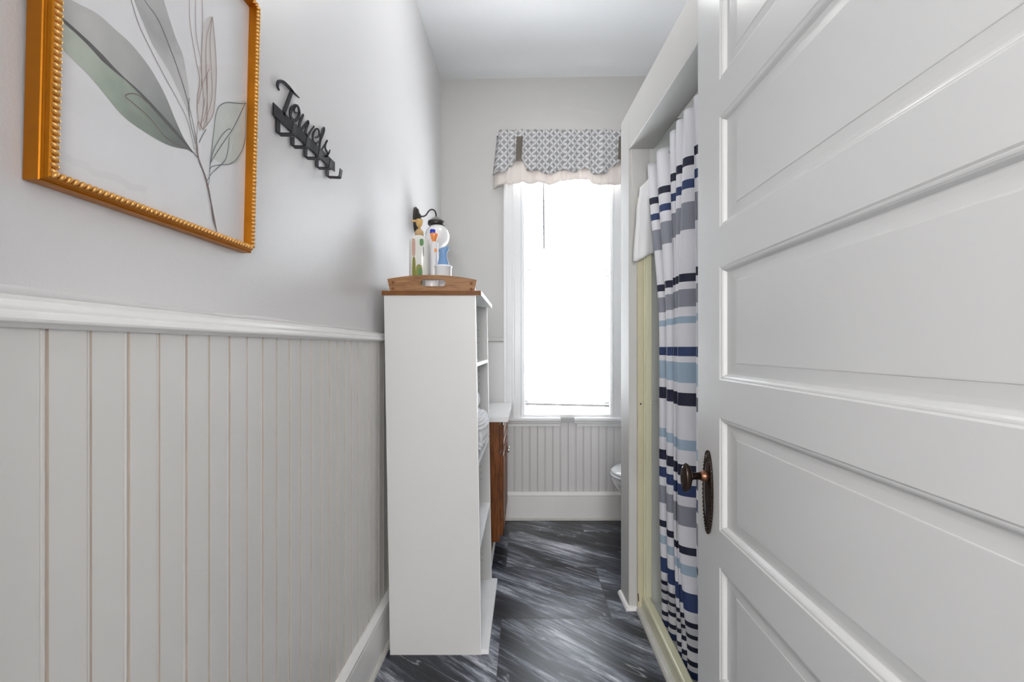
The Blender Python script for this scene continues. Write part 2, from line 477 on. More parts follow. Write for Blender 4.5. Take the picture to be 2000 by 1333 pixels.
# back wall bead board (up to chair rail left of the window, below sill under it)
BY = YB - 0.012
def back_beads(x0, x1, z1, name):
    pts, mi = beadprofile(60, 0.0545, x0 - 0.03, 0.003)
    sel = [(min(max(a, x0), x1), b) for a, b in pts]
    prof = sel + [(x1, -0.012), (x0, -0.012)]
    mb = MB(); mb.extr(prof, lambda a, b: (a, BY-b, 0.0), lambda a, b: (a, BY-b, z1), 0, mi+[0, 0], caps=False)
    return mb
mb = MB(); mb.box(XL+0.015, -0.152, BY, YB, 0.0, 1.27)
m2 = back_beads(-0.152, 0.77, 0.70, 'b')
mb.add(m2.v, m2.f, 0); mb.m = mb.m[:len(mb.m)-len(m2.f)] + m2.m
m3 = back_beads(0.77, XR, 1.27, 'c')
mb.add(m3.v, m3.f, 0); mb.m = mb.m[:len(mb.m)-len(m3.f)] + m3.m
M['wains_back'] = plain('cool_grey_bead_board_paint', (0.69, 0.68, 0.68), 0.42, var=0.02, scale=5)
M['groove_back'] = plain('grey_groove_paint', (0.42, 0.40, 0.395), 0.6, var=0.1)
o = mb.build('wainscot', [M['wains_back'], M['groove_back']], bpy.data.objects['wall_back'], fix=False)

# chair rail profile: (z, out) going up
def rail_prof(z0):
    q = [(-0.006, 0.0), (-0.006, 0.006), (0, 0.013), (0.003, 0.0185), (0.008, 0.020), (0.015, 0.019), (0.019, 0.0135),
         (0.026, 0.0145), (0.031, 0.0125), (0.036, 0.0105), (0.040, 0.005), (0.040, -0.004), (0.047, -0.010), (0.047, -0.0148), (-0.006, -0.0148)]
    return [(z0+a*0.74, b*0.85 if b > 0 else b) for a, b in q]
zr = 1.2475
mb = MB(); mb.extr(rail_prof(zr), lambda a, b: (WX+b, YE1, a), lambda a, b: (WX+b, YB, a))
o = mb.build('trim_1', M['trim'], bevel=0.0012); tag(o, kind='structure')
# old plaster ridge just above the rail
mb = MB()
N = 50
rs = []
for i in range(N+1):
    y = YE1 + (1.85-YE1)*i/N
    d = 0.0035 + 0.002*sin(y*9) + 0.0012*sin(y*31)
    hh = 0.0055 + 0.0025*sin(y*13+1)
    zz = zr + 0.037 - 0.001*sin(y*7)
    fade = max(0.02, min(1, (1.85-y)/0.3))
    rs.append([(XL-0.002, y, zz-0.006), (XL+d*fade, y, zz-0.003), (XL+d*0.8*fade, y, zz+hh*0.5), (XL+d*0.2*fade, y, zz+hh), (XL-0.002, y, zz+hh+0.002)])
mb.rings(rs)
mb.build('plaster_ridge', M['wall'], bpy.data.objects['wall_left'], smooth_all=True)
zb = 1.266
mb = MB(); mb.extr(rail_prof(zb), lambda a, b: (XL+0.015, BY-b, a), lambda a, b: (-0.152, BY-b, a))
mb.extr(rail_prof(zb), lambda a, b: (0.77, BY-b, a), lambda a, b: (XR, BY-b, a))
o = mb.build('trim_2', M['wall_back'], bevel=0.0012); tag(o, kind='structure')

# baseboards
def base_prof(h=0.195, t=0.020):
    return [(0, t), (h-0.036, t), (h-0.033, t-0.003), (h-0.030, t+0.001), (h-0.018, t+0.002), (h-0.010, t-0.004), (h-0.004, t-0.009), (h, t-0.012), (h, 0.0), (0, 0.0)]
def shoe_prof(t, r=0.013):
    return [(0, t), (0, t+r)] + [(r*sin(a)*1.25, t+r*cos(a)) for a in [pi/8, pi/4, 3*pi/8]] + [(r*1.25, t)]
mb = MB()
mb.extr(base_prof(), lambda a, b: (WX+b, YE1, a), lambda a, b: (WX+b, YB, a))
o = mb.build('baseboard_left', M['trim'], bevel=0.001); tag(o, kind='structure')
MB().extr(shoe_prof(0.020), lambda a, b: (WX+b, YE1, a), lambda a, b: (WX+b, YB, a)).build('shoe_moulding', M['caulk'], o)
mb = MB()
mb.extr(base_prof(), lambda a, b: (XL+0.04, BY-b, a), lambda a, b: (XR, BY-b, a))
o = mb.build('baseboard_back', M['trim'], bevel=0.001); tag(o, kind='structure')
MB().extr(shoe_prof(0.020, 0.011), lambda a, b: (XL+0.04, BY-b, a), lambda a, b: (XR, BY-b, a)).build('shoe_moulding', M['caulk'], o)
# quarter round round the partition stub
mb = MB()
r_ = 0.017
def qr(p0, p1, nrm):
    n = Vector(nrm).normalized()
    pf = [(0, 0), (0, r_)] + [(r_*sin(a), r_*cos(a)) for a in (pi/8, pi/4, 3*pi/8)] + [(r_, 0)]
    mb.extr(pf, lambda a, b: (p0[0]+n.x*b, p0[1]+n.y*b, a), lambda a, b: (p1[0]+n.x*b, p1[1]+n.y*b, a))
qr((sw(2.165), 2.165), (sw(2.03), 2.03-r_), (-1, -0.056))
qr((sw(2.03)-r_*0.5, 2.03), (0.530, 2.03), (0, -1))
o = mb.build('trim_3', M['trim'], bevel=0.001); tag(o, kind='structure')

# ------------------------------------------------------------------ window
win = empty('window_1', (0.303, YB, 0.70), kind='structure')
mb = MB()
def casing(x0, x1, z0, z1):
    # stepped profile from outer edge to inner edge
    sgn = 1 if x1 > x0 else -1
    W_ = abs(x1-x0)
    pf = [(0, 0), (0, 0.022), (0.006, 0.026), (0.018, 0.026), (0.024, 0.021), (0.034, 0.019), (0.058, 0.016), (0.066, 0.019), (0.076, 0.019), (0.082, 0.015), (W_-0.018, 0.013), (W_-0.015, 0.018), (W_-0.004, 0.018), (W_, 0.012), (W_, 0)]
    mb.extr(pf, lambda a, b: (x0+sgn*a, YB-b, z0), lambda a, b: (x0+sgn*a, YB-b, z1))
casing(-0.152, WX0+0.002, 0.725, 2.605)
casing(0.770, WX1-0.002, 0.725, 2.605)
mb.box(-0.152, 0.770, YB-0.024, YB, 2.605, 2.68)
mb.box(-0.160, 0.778, YB-0.030, YB, 2.68, 2.692)
mb.build('window_casing', M['wtrim'], win, bevel=0.0012)
mb = MB()   # jamb liner and stops
mb.box(WX0, WX0+0.008, YB-0.012, YB+0.14, WZ0, WZ1).box(WX1-0.008, WX1, YB-0.012, YB+0.14, WZ0, WZ1)
mb.box(WX0, WX1, YB-0.012, YB+0.14, WZ1-0.008, WZ1).box(WX0, WX1, YB-0.012, YB+0.14, WZ0, WZ0+0.010)
mb.box(WX0+0.008, WX0+0.020, YB+0.028, YB+0.05, WZ0, WZ1).box(WX1-0.020, WX1-0.008, YB+0.028, YB+0.05, WZ0, WZ1)
mb.build('jamb_liner', M['wtrim'], win, bevel=0.001)
def sash(z0, z1, y0, nm):
    a, b = WX0+0.008, WX1-0.008
    sx = 0.030
    m_ = MB()
    m_.box(a, a+sx, y0, y0+0.032, z0, z1).box(b-sx, b, y0, y0+0.032, z0, z1)
    m_.box(a+sx, b-sx, y0, y0+0.032, z0, z0+0.034).box(a+sx, b-sx, y0, y0+0.032, z1-0.032, z1)
    s_ = m_.build('sash', M['wtrim'], win, bevel=0.001)
    MB().box(a+sx-0.004, b-sx+0.004, y0+0.013, y0+0.017, z0+0.030, z1-0.028).build('pane', M['glass'], s_)
sash(WZ0+0.010, 1.715, YB+0.052, 'lower')
sash(1.690, WZ1-0.008, YB+0.088, 'upper')
# stool with the patched notch and the apron strip
mb = MB()
for x0, x1 in ((-0.175, 0.254), (0.350, 0.790)):
    mb.extr([(0.684, 0.0), (0.684, 0.034), (0.690, 0.040), (0.700, 0.042), (0.706, 0.052), (0.722, 0.052), (0.727, 0.047), (0.727, 0.0)],
            lambda a, b: (x0, YB-b, a), lambda a, b: (x1, YB-b, a))
    mb.box(x0+0.02, x1-(0.0 if x0 < 0 else 0.02), YB-0.020, YB, 0.662, 0.684)
mb.box(0.254, 0.350, YB-0.010, YB, 0.70, 0.745)
mb.box(WX0-0.02, WX1+0.02, YB-0.014, YB, 0.725, WZ0+0.004)
mb.build('window_stool', M['wtrim'], win, bevel=0.0015)
MB().box(0.255, 0.349, YB-0.026, YB-0.010, 0.690, 0.722).build('notch_patch', plain('grey_patch', (0.46, 0.47, 0.47), 0.6), win, bevel=0.002)

# ------------------------------------------------------------------ window blind
bl = empty('window_blind', (0.303, YB+0.005, 2.62), 'white horizontal-slat blind lowered inside the tall window', 'blind')
BX0, BX1 = WX0+0.012, WX1-0.012
MB().box(BX0, BX1, YB-0.008, YB+0.026, 2.545, 2.592).build('headrail', M['wtrim'], bl, bevel=0.002)
zs = 2.53; proto = None; k = 0
slat_me = None
while zs > 0.865:
    if slat_me is None:
        mb = MB(); ring0, ring1 = [], []
        L = 0.0255
        th = radians(40)
        prof = []
        for i in range(9):
            t = -1 + i/4
            c_ = 0.0022*(1-t*t)
            prof.append((t*L*cos(th) + c_*sin(th), -t*L*sin(th) + c_*cos(th)))
        prof2 = [(a-0.0002, b-0.0007) for a, b in prof][::-1]
        pf = prof + prof2
        mb.rings([[(BX0+0.003, YB+0.010+a, b) for a, b in pf], [(BX1-0.003, YB+0.010+a, b) for a, b in pf]], 0, True)
        o = mb.build('slat', M['slat'], bl)
        slat_me = o
        base_loc = 0
        o.location.z = zs
    else:
        o = slat_me.copy(); C.objects.link(o); o.location.z = zs
        o.rotation_euler = (0, 0.0008*sin(k*3.1), 0)
    zs -= 0.0450; k += 1
mb = MB()
mb.hexa([(BX0+0.002, YB-0.002, 0.810), (BX1-0.002, YB-0.002, 0.797), (BX1-0.002, YB+0.020, 0.797), (BX0+0.002, YB+0.020, 0.810),
         (BX0+0.002, YB-0.002, 0.826), (BX1-0.002, YB-0.002, 0.812), (BX1-0.002, YB+0.020, 0.812), (BX0+0.002, YB+0.020, 0.826)])
for i in range(3):
    z = 0.832+0.005*i
    mb.hexa([(BX0+0.003, YB-0.005, z), (BX1-0.003, YB-0.005, z-0.012), (BX1-0.003, YB+0.023, z-0.012), (BX0+0.003, YB+0.023, z),
         (BX0+0.003, YB-0.005, z+0.002), (BX1-0.003, YB-0.005, z-0.010), (BX1-0.003, YB+0.023, z-0.010), (BX0+0.003, YB+0.023, z+0.002)])
mb.build('bottom_rail', M['shelf'], bl, bevel=0.001)
mb = MB()
for x in (BX0+0.09, BX1-0.09):
    mb.tube([(x, YB-0.012, 2.55), (x, YB-0.012, 0.83)], 0.0007, 6)
mb.build('ladder_cord', M['wtrim'], bl)
MB().tube([(0.132, YB-0.018, 2.56), (0.133, YB-0.020, 2.3), (0.137, YB-0.020, 1.925)], 0.0050, 8).build('tilt_wand', plain('grey_wand', (0.14, 0.14, 0.15), 0.4), bl)

# ------------------------------------------------------------------ valance
val = empty('window_valance', (0.30, YB-0.09, 2.72), 'gathered valance of grey and white star lattice fabric over pinkish lining, above the window', 'valance')
def interp(tab, x):
    if x <= tab[0][0]: return tab[0][1]
    for (a, b), (c, d) in zip(tab, tab[1:]):
        if x <= c:
            t = (x-a)/(c-a); t = t*t*(3-2*t)
            return b+(d-b)*t
    return tab[-1][1]
VS = 284.0
def vz(py): return CAMZ + (VY-py)/VS
front_b = [(968, 336), (985, 336), (997, 324), (1010, 312), (1020, 315), (1032, 333), (1050, 333), (1073, 340), (1100, 331), (1120, 336), (1143, 329), (1163, 340), (1182, 340), (1195, 326), (1210, 317), (1222, 318), (1236, 332), (1262, 338)]
under_b = [(968, 361), (984, 357), (996, 357), (1010, 355), (1020, 353), (1034, 357), (1052, 354), (1075, 358), (1105, 350), (1140, 347), (1149, 349), (1160, 357), (1176, 359), (1213, 358), (1235, 356), (1262, 361)]
def cloth(name, top, bot, yoff, amp, mat, x0=968, x1=1262, nx=200, nz=14, seed=1):
    r = random.Random(seed)
    phs = [r.random()*6 for _ in range(4)]
    me_v, me_f, uvs = [], [], []
    xs = [x0 + (x1-x0)*i/nx for i in range(nx+1)]
    ret = 8        # return columns at both ends running back to the wall
    cols = []
    acc = 0
    for i, px in enumerate(xs):
        cols.append((px, 0))
    for i, (px, _) in enumerate(cols):
        X = (px-VX)/VS
        edge = min((px-x0), (x1-px))/10.0
        back = 0.0 if edge >= 1 else (1-edge)**2*0.055
        for j in range(nz+1):
            t = j/nz
            zt = top + 0.005*sin(px*0.55+phs[0]) + 0.004*sin(px*1.1+phs[1])
            zb_ = vz(interp(bot, px))
            z = zt + (zb_-zt)*t
            a = amp*(0.55+0.8*t)
            y = YB - 0.105 - yoff + a*(sin(px*0.19+phs[2]+0.5*t) + 0.55*sin(px*0.43+phs[3]) + 0.25*sin(px*0.9)) + back
            if t < 0.12: y += 0.006*(1-abs(t-0.06)/0.06)
            xx = X - (0.035*(t-0.3) if px < x0+14 else 0)*(1-(px-x0)/14 if px < x0+14 else 1)
            me_v.append((xx, y, z)); uvs.append((X*1.12 + 0.005*sin(px*0.19+phs[2]) + 0.003*sin(px*0.43+phs[3]), z + 0.004*sin(px*0.11)))
    n = nz+1
    for i in range(nx):
        for j in range(nz):
            me_f.append((i*n+j, (i+1)*n+j, (i+1)*n+j+1, i*n+j+1))
    me = bpy.data.meshes.new(name); me.from_pydata(me_v, [], me_f); me.materials.append(mat)
    ul = me.uv_layers.new(name='UVMap')
    for p in me.polygons:
        p.use_smooth = True
        for li in p.loop_indices:
            ul.data[li].uv = uvs[me.loops[li].vertex_index]
    ob = bpy.data.objects.new(name, me); C.objects.link(ob)
    s_ = ob.modifiers.new('thick', 'SOLIDIFY'); s_.thickness = 0.0012
    ob.parent = val; bpy.context.view_layer.update(); ob.matrix_parent_inverse = val.matrix_world.inverted()
    return ob
cloth('lining', vz(262), under_b, -0.010, 0.0045, M['under'], seed=5)
cloth('patterned_layer', vz(253), front_b, 0.010, 0.0075, M['valance'], seed=2)
for sx in (1015, 1214):
    mb = MB()
    a0 = (sx-7-VX)/VS; a1 = (sx+5-VX)/VS; yy = YB-0.132
    rs = [[(a0+0.004, yy-0.0, vz(268)), (a1+0.006, yy, vz(268)), (a1+0.006, yy+0.002, vz(268)), (a0+0.004, yy+0.002, vz(268))],
          [(a0, yy-0.004, vz(290)), (a1, yy-0.004, vz(290)), (a1, yy-0.002, vz(290)), (a0, yy-0.002, vz(290))],
          [(a0-0.002, yy, vz(313)), (a1-0.006, yy, vz(313)), (a1-0.006, yy+0.002, vz(313)), (a0-0.002, yy+0.002, vz(313))]]
    mb.rings(rs, smooth=False); mb.build('tie_strap', M['strap'], val)
mb = MB(); mb.tube([(-0.195, YB-0.001, 2.70), (-0.195, YB-0.088, 2.70), (0.0, YB-0.094, 2.70), (0.82, YB-0.094, 2.70), (0.82, YB-0.001, 2.70)], 0.006, 8)
mb.build('valance_rod', M['wtrim'], val)

# ------------------------------------------------------------------ shower: pan, surround, curtain, rod
sh = empty('shower_stall', (0.95, 1.3, 0.0), 'cream and pale grey moulded shower stall behind the striped curtain', 'shower stall')
YS0, YS1 = 0.62, 2.03
mb = MB()
mb.box(0.60, XR-0.02, YS0+0.02, YS1, 0.001, 0.030)
mb.build('shower_floor', M['surround'], sh)
mb = MB()
mb.extr([(0.001, 0.540), (0.072, 0.540), (0.078, 0.543), (0.080, 0.548), (0.080, 0.572), (0.076, 0.577), (0.070, 0.580), (0.001, 0.600)],
        lambda a, b: (b, YS0+0.015, a), lambda a, b: (b, YS1-0.004, a))
mb.build('curb', M['cream'], sh)
mb = MB()
mb.extr([(0.001, 0.540), (0.001, 0.515), (0.010, 0.516), (0.017, 0.521), (0.021, 0.529), (0.022, 0.540)],
        lambda a, b: (b, YS0+0.015, a), lambda a, b: (b, YS1-0.016, a))
mb.build('curb_shoe_moulding', M['caulk'], sh)
mb = MB()
mb.box(0.522, 0.549, 2.012, YS1, 0.0, 1.92)
mb.build('edge_flange', M['creamdark'], sh, bevel=0.002)
mb = MB()
mb.box(0.549, 0.556, 2.003, YS1, 0.0, 1.92).box(0.556, 0.583, 1.994, YS1, 0.0, 1.92)
mb.build('edge_post', M['cream'], sh, bevel=0.003)
mb = MB()  # end panel with ledge ribs
ysur = 2.028
pf = [(0.03, 0.0)]
for zz in (0.955, 0.970, 0.985):
    pf += [(zz-0.004, 0.0), (zz-0.002, 0.006), (zz+0.002, 0.006), (zz+0.004, 0.0)]
pf += [(2.28, 0.0), (2.285, 0.010), (2.295, 0.010), (2.295, -0.018), (0.03, -0.018)]
mb.extr(pf, lambda a, b: (0.583, ysur-b, a), lambda a, b: (XR-0.02, ysur-b, a))
mb.build('end_panel', M['surround'], sh)
MB().box(XR-0.02, XR-0.001, YS0, YS1+0.018, 0.0, 2.295).box(0.70, XR-0.02, YS0, YS0+0.02, 0.0, 2.295).build('surround_panel', M['surround'], sh)
# nail head and scuff on the flange
MB().lathe([(0.004, 0), (0.003, -0.003), (0, -0.004)], (0.536, 2.012, 0.961), 'y', 12, sy=1.0).build('plug', M['dark'], sh)
MB().hexa([(0.524, 2.011, 0.045), (0.528, 2.011, 0.050), (0.528, 2.0125, 0.050), (0.524, 2.0125, 0.045), (0.522, 2.011, 0.085), (0.526, 2.011, 0.083), (0.526, 2.0125, 0.083), (0.522, 2.0125, 0.085)]).build('crack', M['dark'], sh)

# curtain
bands = [(1.889, 1.858, 'b'), (1.811, 1.780, 'n'), (1.734, 1.639, 'g'), (1.486, 1.457, 'b'), (1.431, 1.368, 'g'), (1.334, 1.309, 'l'),
         (1.224, 1.190, 'n'), (1.168, 1.094, 'l'), (1.058, 1.011, 'b'), (0.888, 0.850, 'l'), (0.798, 0.757, 'b'), (0.726, 0.684, 'n'),
         (0.648, 0.576, 'g'), (0.505, 0.479, 'b'), (0.445, 0.411, 'l'), (0.357, 0.299, 'n'), (0.262, 0.240, 'b'), (0.207, 0.187, 'b'),
         (0.152, 0.132, 'b'), (0.099, 0.081, 'b'), (0.062, 0.036, 'n')]
cm = {'w': 0, 'b': 1, 'n': 2, 'g': 3, 'l': 4}
rows = []
ztop, zbot = 2.055, 0.034
edges = [ztop]
for a, b, c_ in bands: edges += [a, b]
edges.append(zbot)
rowz, rowm = [ztop], []
for i in range(len(edges)-1):
    a, b = edges[i], edges[i+1]
    kind = 'w' if i % 2 == 0 else bands[i//2][2]
    k = max(1, int(round((a-b)/0.02)))
    for j in range(1, k+1):
        rowz.append(a+(b-a)*j/k); rowm.append(cm[kind])
fold_top = [1265, 1284, 1311, 1322, 1337, 1357, 1384, 1412, 1448, 1490, 1545, 1620]
fold_mid = [1288, 1303, 1317, 1320, 1324, 1364, 1392, 1424, 1460, 1505, 1560, 1630]
fold_bot = [1293, 1307, 1323, 1333, 1344, 1372, 1398, 1430, 1466, 1510, 1565, 1630]
NP = len(fold_top)-1; PER = 24; NS = NP*PER
def sstep(t):
    t = min(1, max(0, t)); return t*t*(3-2*t)
def fold_edge(k, z):
    t_, m_, b_ = fold_top[k], fold_mid[k], fold_bot[k]
    if z > 1.25: v = m_ + (t_-m_)*sstep((z-1.25)/0.85)
    elif z > 0.62: v = m_
    else: v = m_ + (b_-m_)*sstep((0.62-z)/0.56)
    return (v-1025.0)/850.0
def curtain_pt(s, z):
    # every pleat: a face running away from its ridge at nearly constant depth, then a return to the next ridge
    k = min(int(s), NP-1); fr = s-k
    xr = 0.562 + 0.026*sstep((0.30-z)/0.18) + 0.003*sin(2.1*k+z*2.0)
    e0, e1 = fold_edge(k, z), fold_edge(k+1, z)
    y0, y1 = xr/e0, xr/e1
    yv = y0 - 0.22*(y0-y1)
    xv = yv*(e1+0.0025)
    c_ = 0.60
    if fr < c_:
        t = fr/c_
        X = xr + (xv-xr)*(1-cos(pi*t))/2
        Y = y0 + (yv-y0)*t - 0.012*sin(pi*t)*min(1, (y0-y1)/0.1)
    else:
        t = (fr-c_)/(1-c_)
        X = xv + (xr-xv)*(1-cos(pi*t))/2
        Y = yv + (y1-yv)*t
    return (X, Y, z)
vs, fs, ms = [], [], []
for z in rowz:
    for i in range(NS+1):
        vs.append(curtain_pt(i/PER, z))
n = NS+1
for j in range(len(rowz)-1):
    for i in range(NS):
        fs.append((j*n+i, j*n+i+1, (j+1)*n+i+1, (j+1)*n+i)); ms.append(rowm[j])
me = bpy.data.meshes.new('shower_curtain'); me.from_pydata(vs, [], fs)
for k_ in ('c_white', 'c_black', 'c_navy', 'c_grey', 'c_blue'): me.materials.append(M[k_])
for p, mm in zip(me.polygons, ms): p.material_index = mm; p.use_smooth = True
cu = bpy.data.objects.new('shower_curtain', me); C.objects.link(cu)
s_ = cu.modifiers.new('thick', 'SOLIDIFY'); s_.thickness = 0.0012
tag(cu, 'white shower curtain with navy, grey and light blue horizontal stripes, gathered in folds', 'shower curtain')

rod = empty('shower_rod', (0.598, 1.35, 2.07), 'chrome shower curtain rod across the top of the shower opening', 'curtain rod')
MB().tube([(0.665, YS0+0.02, 2.030), (0.665, 2.029, 2.030)], 0.011, 16).build('rod', M['chrome'], rod)
MB().lathe([(0.024, 0), (0.024, -0.006), (0.015, -0.014)], (0.665, 2.029, 2.030), 'y', 20).build('end_flange', M['chrome'], rod)
ring_o = None
for k in range(NP):
    sp_ = k + 0.5
    x, y, z = curtain_pt(sp_, ztop)
    mb = MB()
    pts = [(0.638 + 0.040*cos(a), y + 0.003*sin(a), (2.044 if k == 2 else 2.034) + 0.020*sin(a)) for a in [2*pi*i/18 for i in range(19)]]
    mb.tube(pts, 0.0014, 6)
    o = mb.build('curtain_ring', M['darkmetal'])
    tag(o, 'small dark metal curtain ring whose top shows above the third fold from the window' if k == 2 else 'small dark metal ring holding the striped curtain on its rod', 'curtain ring', 'rings holding the striped shower curtain')

# white cloth draped over the rod end, flaring downwards
vs, fs = [], []
nu, nz = 36, 22
for j in range(nz+1):
    t = j/nz
    z = 2.03 - 0.415*t
    xl = interp([(0, 0.560), (0.03, 0.548), (0.10, 0.523), (0.4, 0.508), (1.0, 0.495)], t)
    xr = 0.588 - 0.004*t
    for i in range(nu+1):
        a = pi*i/nu
        xx = (xl+xr)/2 - (xr-xl)/2*cos(a)
        yy = 1.972 - 0.016*(0.5+0.6*t)*sin(a) + 0.003*t*sin(a*6+1)
        zz = z + (0.028*(xx-xl)/max(0.02, xr-xl))*t - 0.006*t*sin(a*2.0) - (1-t)*0.05*(1-(xx-xl)/(xr-xl))
        vs.append((xx, yy, zz))
for j in range(nz):
    for i in range(nu):
        fs.append((j*(nu+1)+i, j*(nu+1)+i+1, (j+1)*(nu+1)+i+1, (j+1)*(nu+1)+i))
me = bpy.data.meshes.new('white_cloth'); me.from_pydata(vs, [], fs); me.materials.append(M['linen'])
for p in me.polygons: p.use_smooth = True
o = bpy.data.objects.new('hanging_cloth', me); C.objects.link(o)
s_ = o.modifiers.new('thick', 'SOLIDIFY'); s_.thickness = 0.006; s_.offset = 0
tag(o, 'plain white cloth hanging at the window end of the shower rod, beside the striped curtain', 'cloth')

# ------------------------------------------------------------------ the open panelled door on the right
DX = 0.483; DY1 = 1.214; DY0 = 0.258; DT = 0.036; DZ0, DZ1 = 0.012, 2.28
door = empty('door_1', (DX+DT/2, DY0, 0), kind='structure')
pz = [(0.395, 0.676), (0.766, 1.047), (1.141, 1.421), (1.519, 1.793), (1.885, 2.165)]
PY0, PY1 = 0.360, 1.080
def door_side(xf, nsign, mb):
    # frame face as strips around the panels on plane x = xf
    def q(y0, y1, z0, z1):
        mb.add([(xf, y0, z0), (xf, y1, z0), (xf, y1, z1), (xf, y0, z1)], [(0, 1, 2, 3)])
    q(DY0, PY0, DZ0, DZ1); q(PY1, DY1, DZ0, DZ1)
    zz = DZ0
    for a, b in pz:
        q(PY0, PY1, zz, a); zz = b
    q(PY0, PY1, zz, DZ1)
mb = MB()
door_side(DX, -1, mb); door_side(DX+DT, 1, mb)
for (y0, y1, z0, z1) in ((DY0, DY1, DZ0, DZ0), (DY0, DY1, DZ1, DZ1)):
    mb.add([(DX, y0, z0), (DX+DT, y0, z0), (DX+DT, y1, z0), (DX, y1, z0)], [(0, 1, 2, 3)])
for y in (DY0, DY1):
    mb.add([(DX, y, DZ0), (DX+DT, y, DZ0), (DX+DT, y, DZ1), (DX, y, DZ1)], [(0, 1, 2, 3)])
# sticking moulding (quarter hollow) down to panel depth on both faces
stick = [(0.0, 0.0), (0.003, 0.0022), (0.005, 0.0022), (0.0075, 0.0030), (0.0105, 0.0055), (0.0125, 0.0090), (0.0145, 0.0125), (0.0165, 0.0130)]
def frame_rings(mb, y0, y1, z0, z1, prof, xf, sg):
    rs = []
    for a, d in prof:
        rs.append([(xf+sg*d, y0+a, z0+a), (xf+sg*d, y1-a, z0+a), (xf+sg*d, y1-a, z1-a), (xf+sg*d, y0+a, z1-a)])
    mb.rings(rs, smooth=False, cap0=False, cap1=False)
for a, b in pz:
    frame_rings(mb, PY0, PY1, a, b, stick, DX, 1)
    frame_rings(mb, PY0, PY1, a, b, stick, DX+DT, -1)
mb.build('stile_and_rail_frame', M['door'], door)
pan = [(0.0150, 0.0130), (0.0240, 0.0128), (0.0420, 0.0112), (0.0430, 0.0100), (0.0450, 0.0098)]
for a, b in pz:
    m_ = MB()
    for xf, sg in ((DX, 1), (DX+DT, -1)):
        rs = []
        for e, d in pan:
            # the field margin is narrower at the sides than top and bottom
            h_ = 0.015+(e-0.015)*1.8
            rs.append([(xf+sg*d, PY0+h_, a+e), (xf+sg*d, PY1-h_, a+e), (xf+sg*d, PY1-h_, b-e), (xf+sg*d, PY0+h_, b-e)])
        m_.rings(rs, smooth=False, cap0=False, cap1=True)
    m_.build('door_panel', M['door'], door)
# escutcheon plate
KY, KZ = 1.141, 0.884
mb = MB(); PZ = 0.842
n = 72; rs = []
def leafr(a, ry, rz):
    # pointed oval in (y,z)
    c_, s_ = cos(a), sin(a)
    k = 1.0 if abs(s_) < 0.8 else 1.0
    return (ry*c_*abs(c_)**0.12, rz*s_)
for sc, d in ((1.0, 0.0), (1.0, 0.004), (0.90, 0.007), (0.78, 0.0055), (0.70, 0.0055), (0.62, 0.0075), (0.25, 0.0085)):
    rs.append([(DX-d, KY+leafr(2*pi*i/n, 0.027*sc, 0.109*(sc*0.5+0.5 if sc > 0.6 else sc*1.2))[0], PZ+leafr(2*pi*i/n, 0.027, 0.109*(sc if sc < 1 else 1))[1]) for i in range(n)])
mb.rings(rs)
nb = 58
for i in range(nb):
    a = 2*pi*i/nb
    y, z = leafr(a, 0.027, 0.107)
    mb.lathe([(0.0001, -0.0034), (0.0024, -0.0024), (0.0034, 0), (0.0024, 0.0024), (0.0001, 0.0034)], (DX-0.004, KY+y, PZ+z), 'x', 8)
plate = mb.build('escutcheon_plate', M['bronze'], door)
mb = MB()
for z in (PZ+0.093, PZ-0.093):
    mb.lathe([(0.0035, 0), (0.003, -0.002), (0.0001, -0.003)], (DX-0.0065, KY, z), 'x', 12)
mb.build('screw', M['darkmetal'], plate)
MB().lathe([(0.015, 0.0), (0.0145, -0.008), (0.012, -0.016), (0.0105, -0.018)], (DX-0.006, KY, KZ), 'x', 24).build('knob_collar', M['copper'], door)
kn = MB()
kn.lathe([(0.0095, 0.0), (0.0095, -0.020), (0.0125, -0.024), (0.015, -0.028)], (DX-0.022, KY, KZ), 'x', 24)
# oval knob with ribbed face
for seg in (0,):
    n = 40; rs = []
    for r, hx in ((0.35, 0.0), (0.70, -0.004), (0.92, -0.009), (1.0, -0.015), (0.97, -0.019), (0.90, -0.021), (0.84, -0.0195), (0.76, -0.022), (0.60, -0.025), (0.45, -0.0245), (0.30, -0.027), (0.02, -0.028)):
        rs.append([(DX-0.046+hx, KY+0.021*r*cos(2*pi*i/n), KZ-0.004+0.0385*r*sin(2*pi*i/n)) for i in range(n)])
    kn.rings(rs)
kn.build('knob', M['bronze'], door)
# hinges
for z in (0.28, 1.15, 2.05):
    MB().tube([(DX-0.006, DY0-0.004, z-0.045), (DX-0.006, DY0-0.004, z+0.045)], 0.007, 12).build('hinge', M['bronze'], door)
# door jamb lining of the entry
mb = MB()
mb.box(0.512, 0.53, YE0-0.01, YE1, 0, 2.33).box(-0.43, -0.41, YE0-0.01, YE1+0.002, 0, 2.33).box(-0.41, 0.512, YE0-0.01, YE1, 2.31, 2.33)
o = mb.build('trim_4', M['door'], bevel=0.001); tag(o, kind='structure')

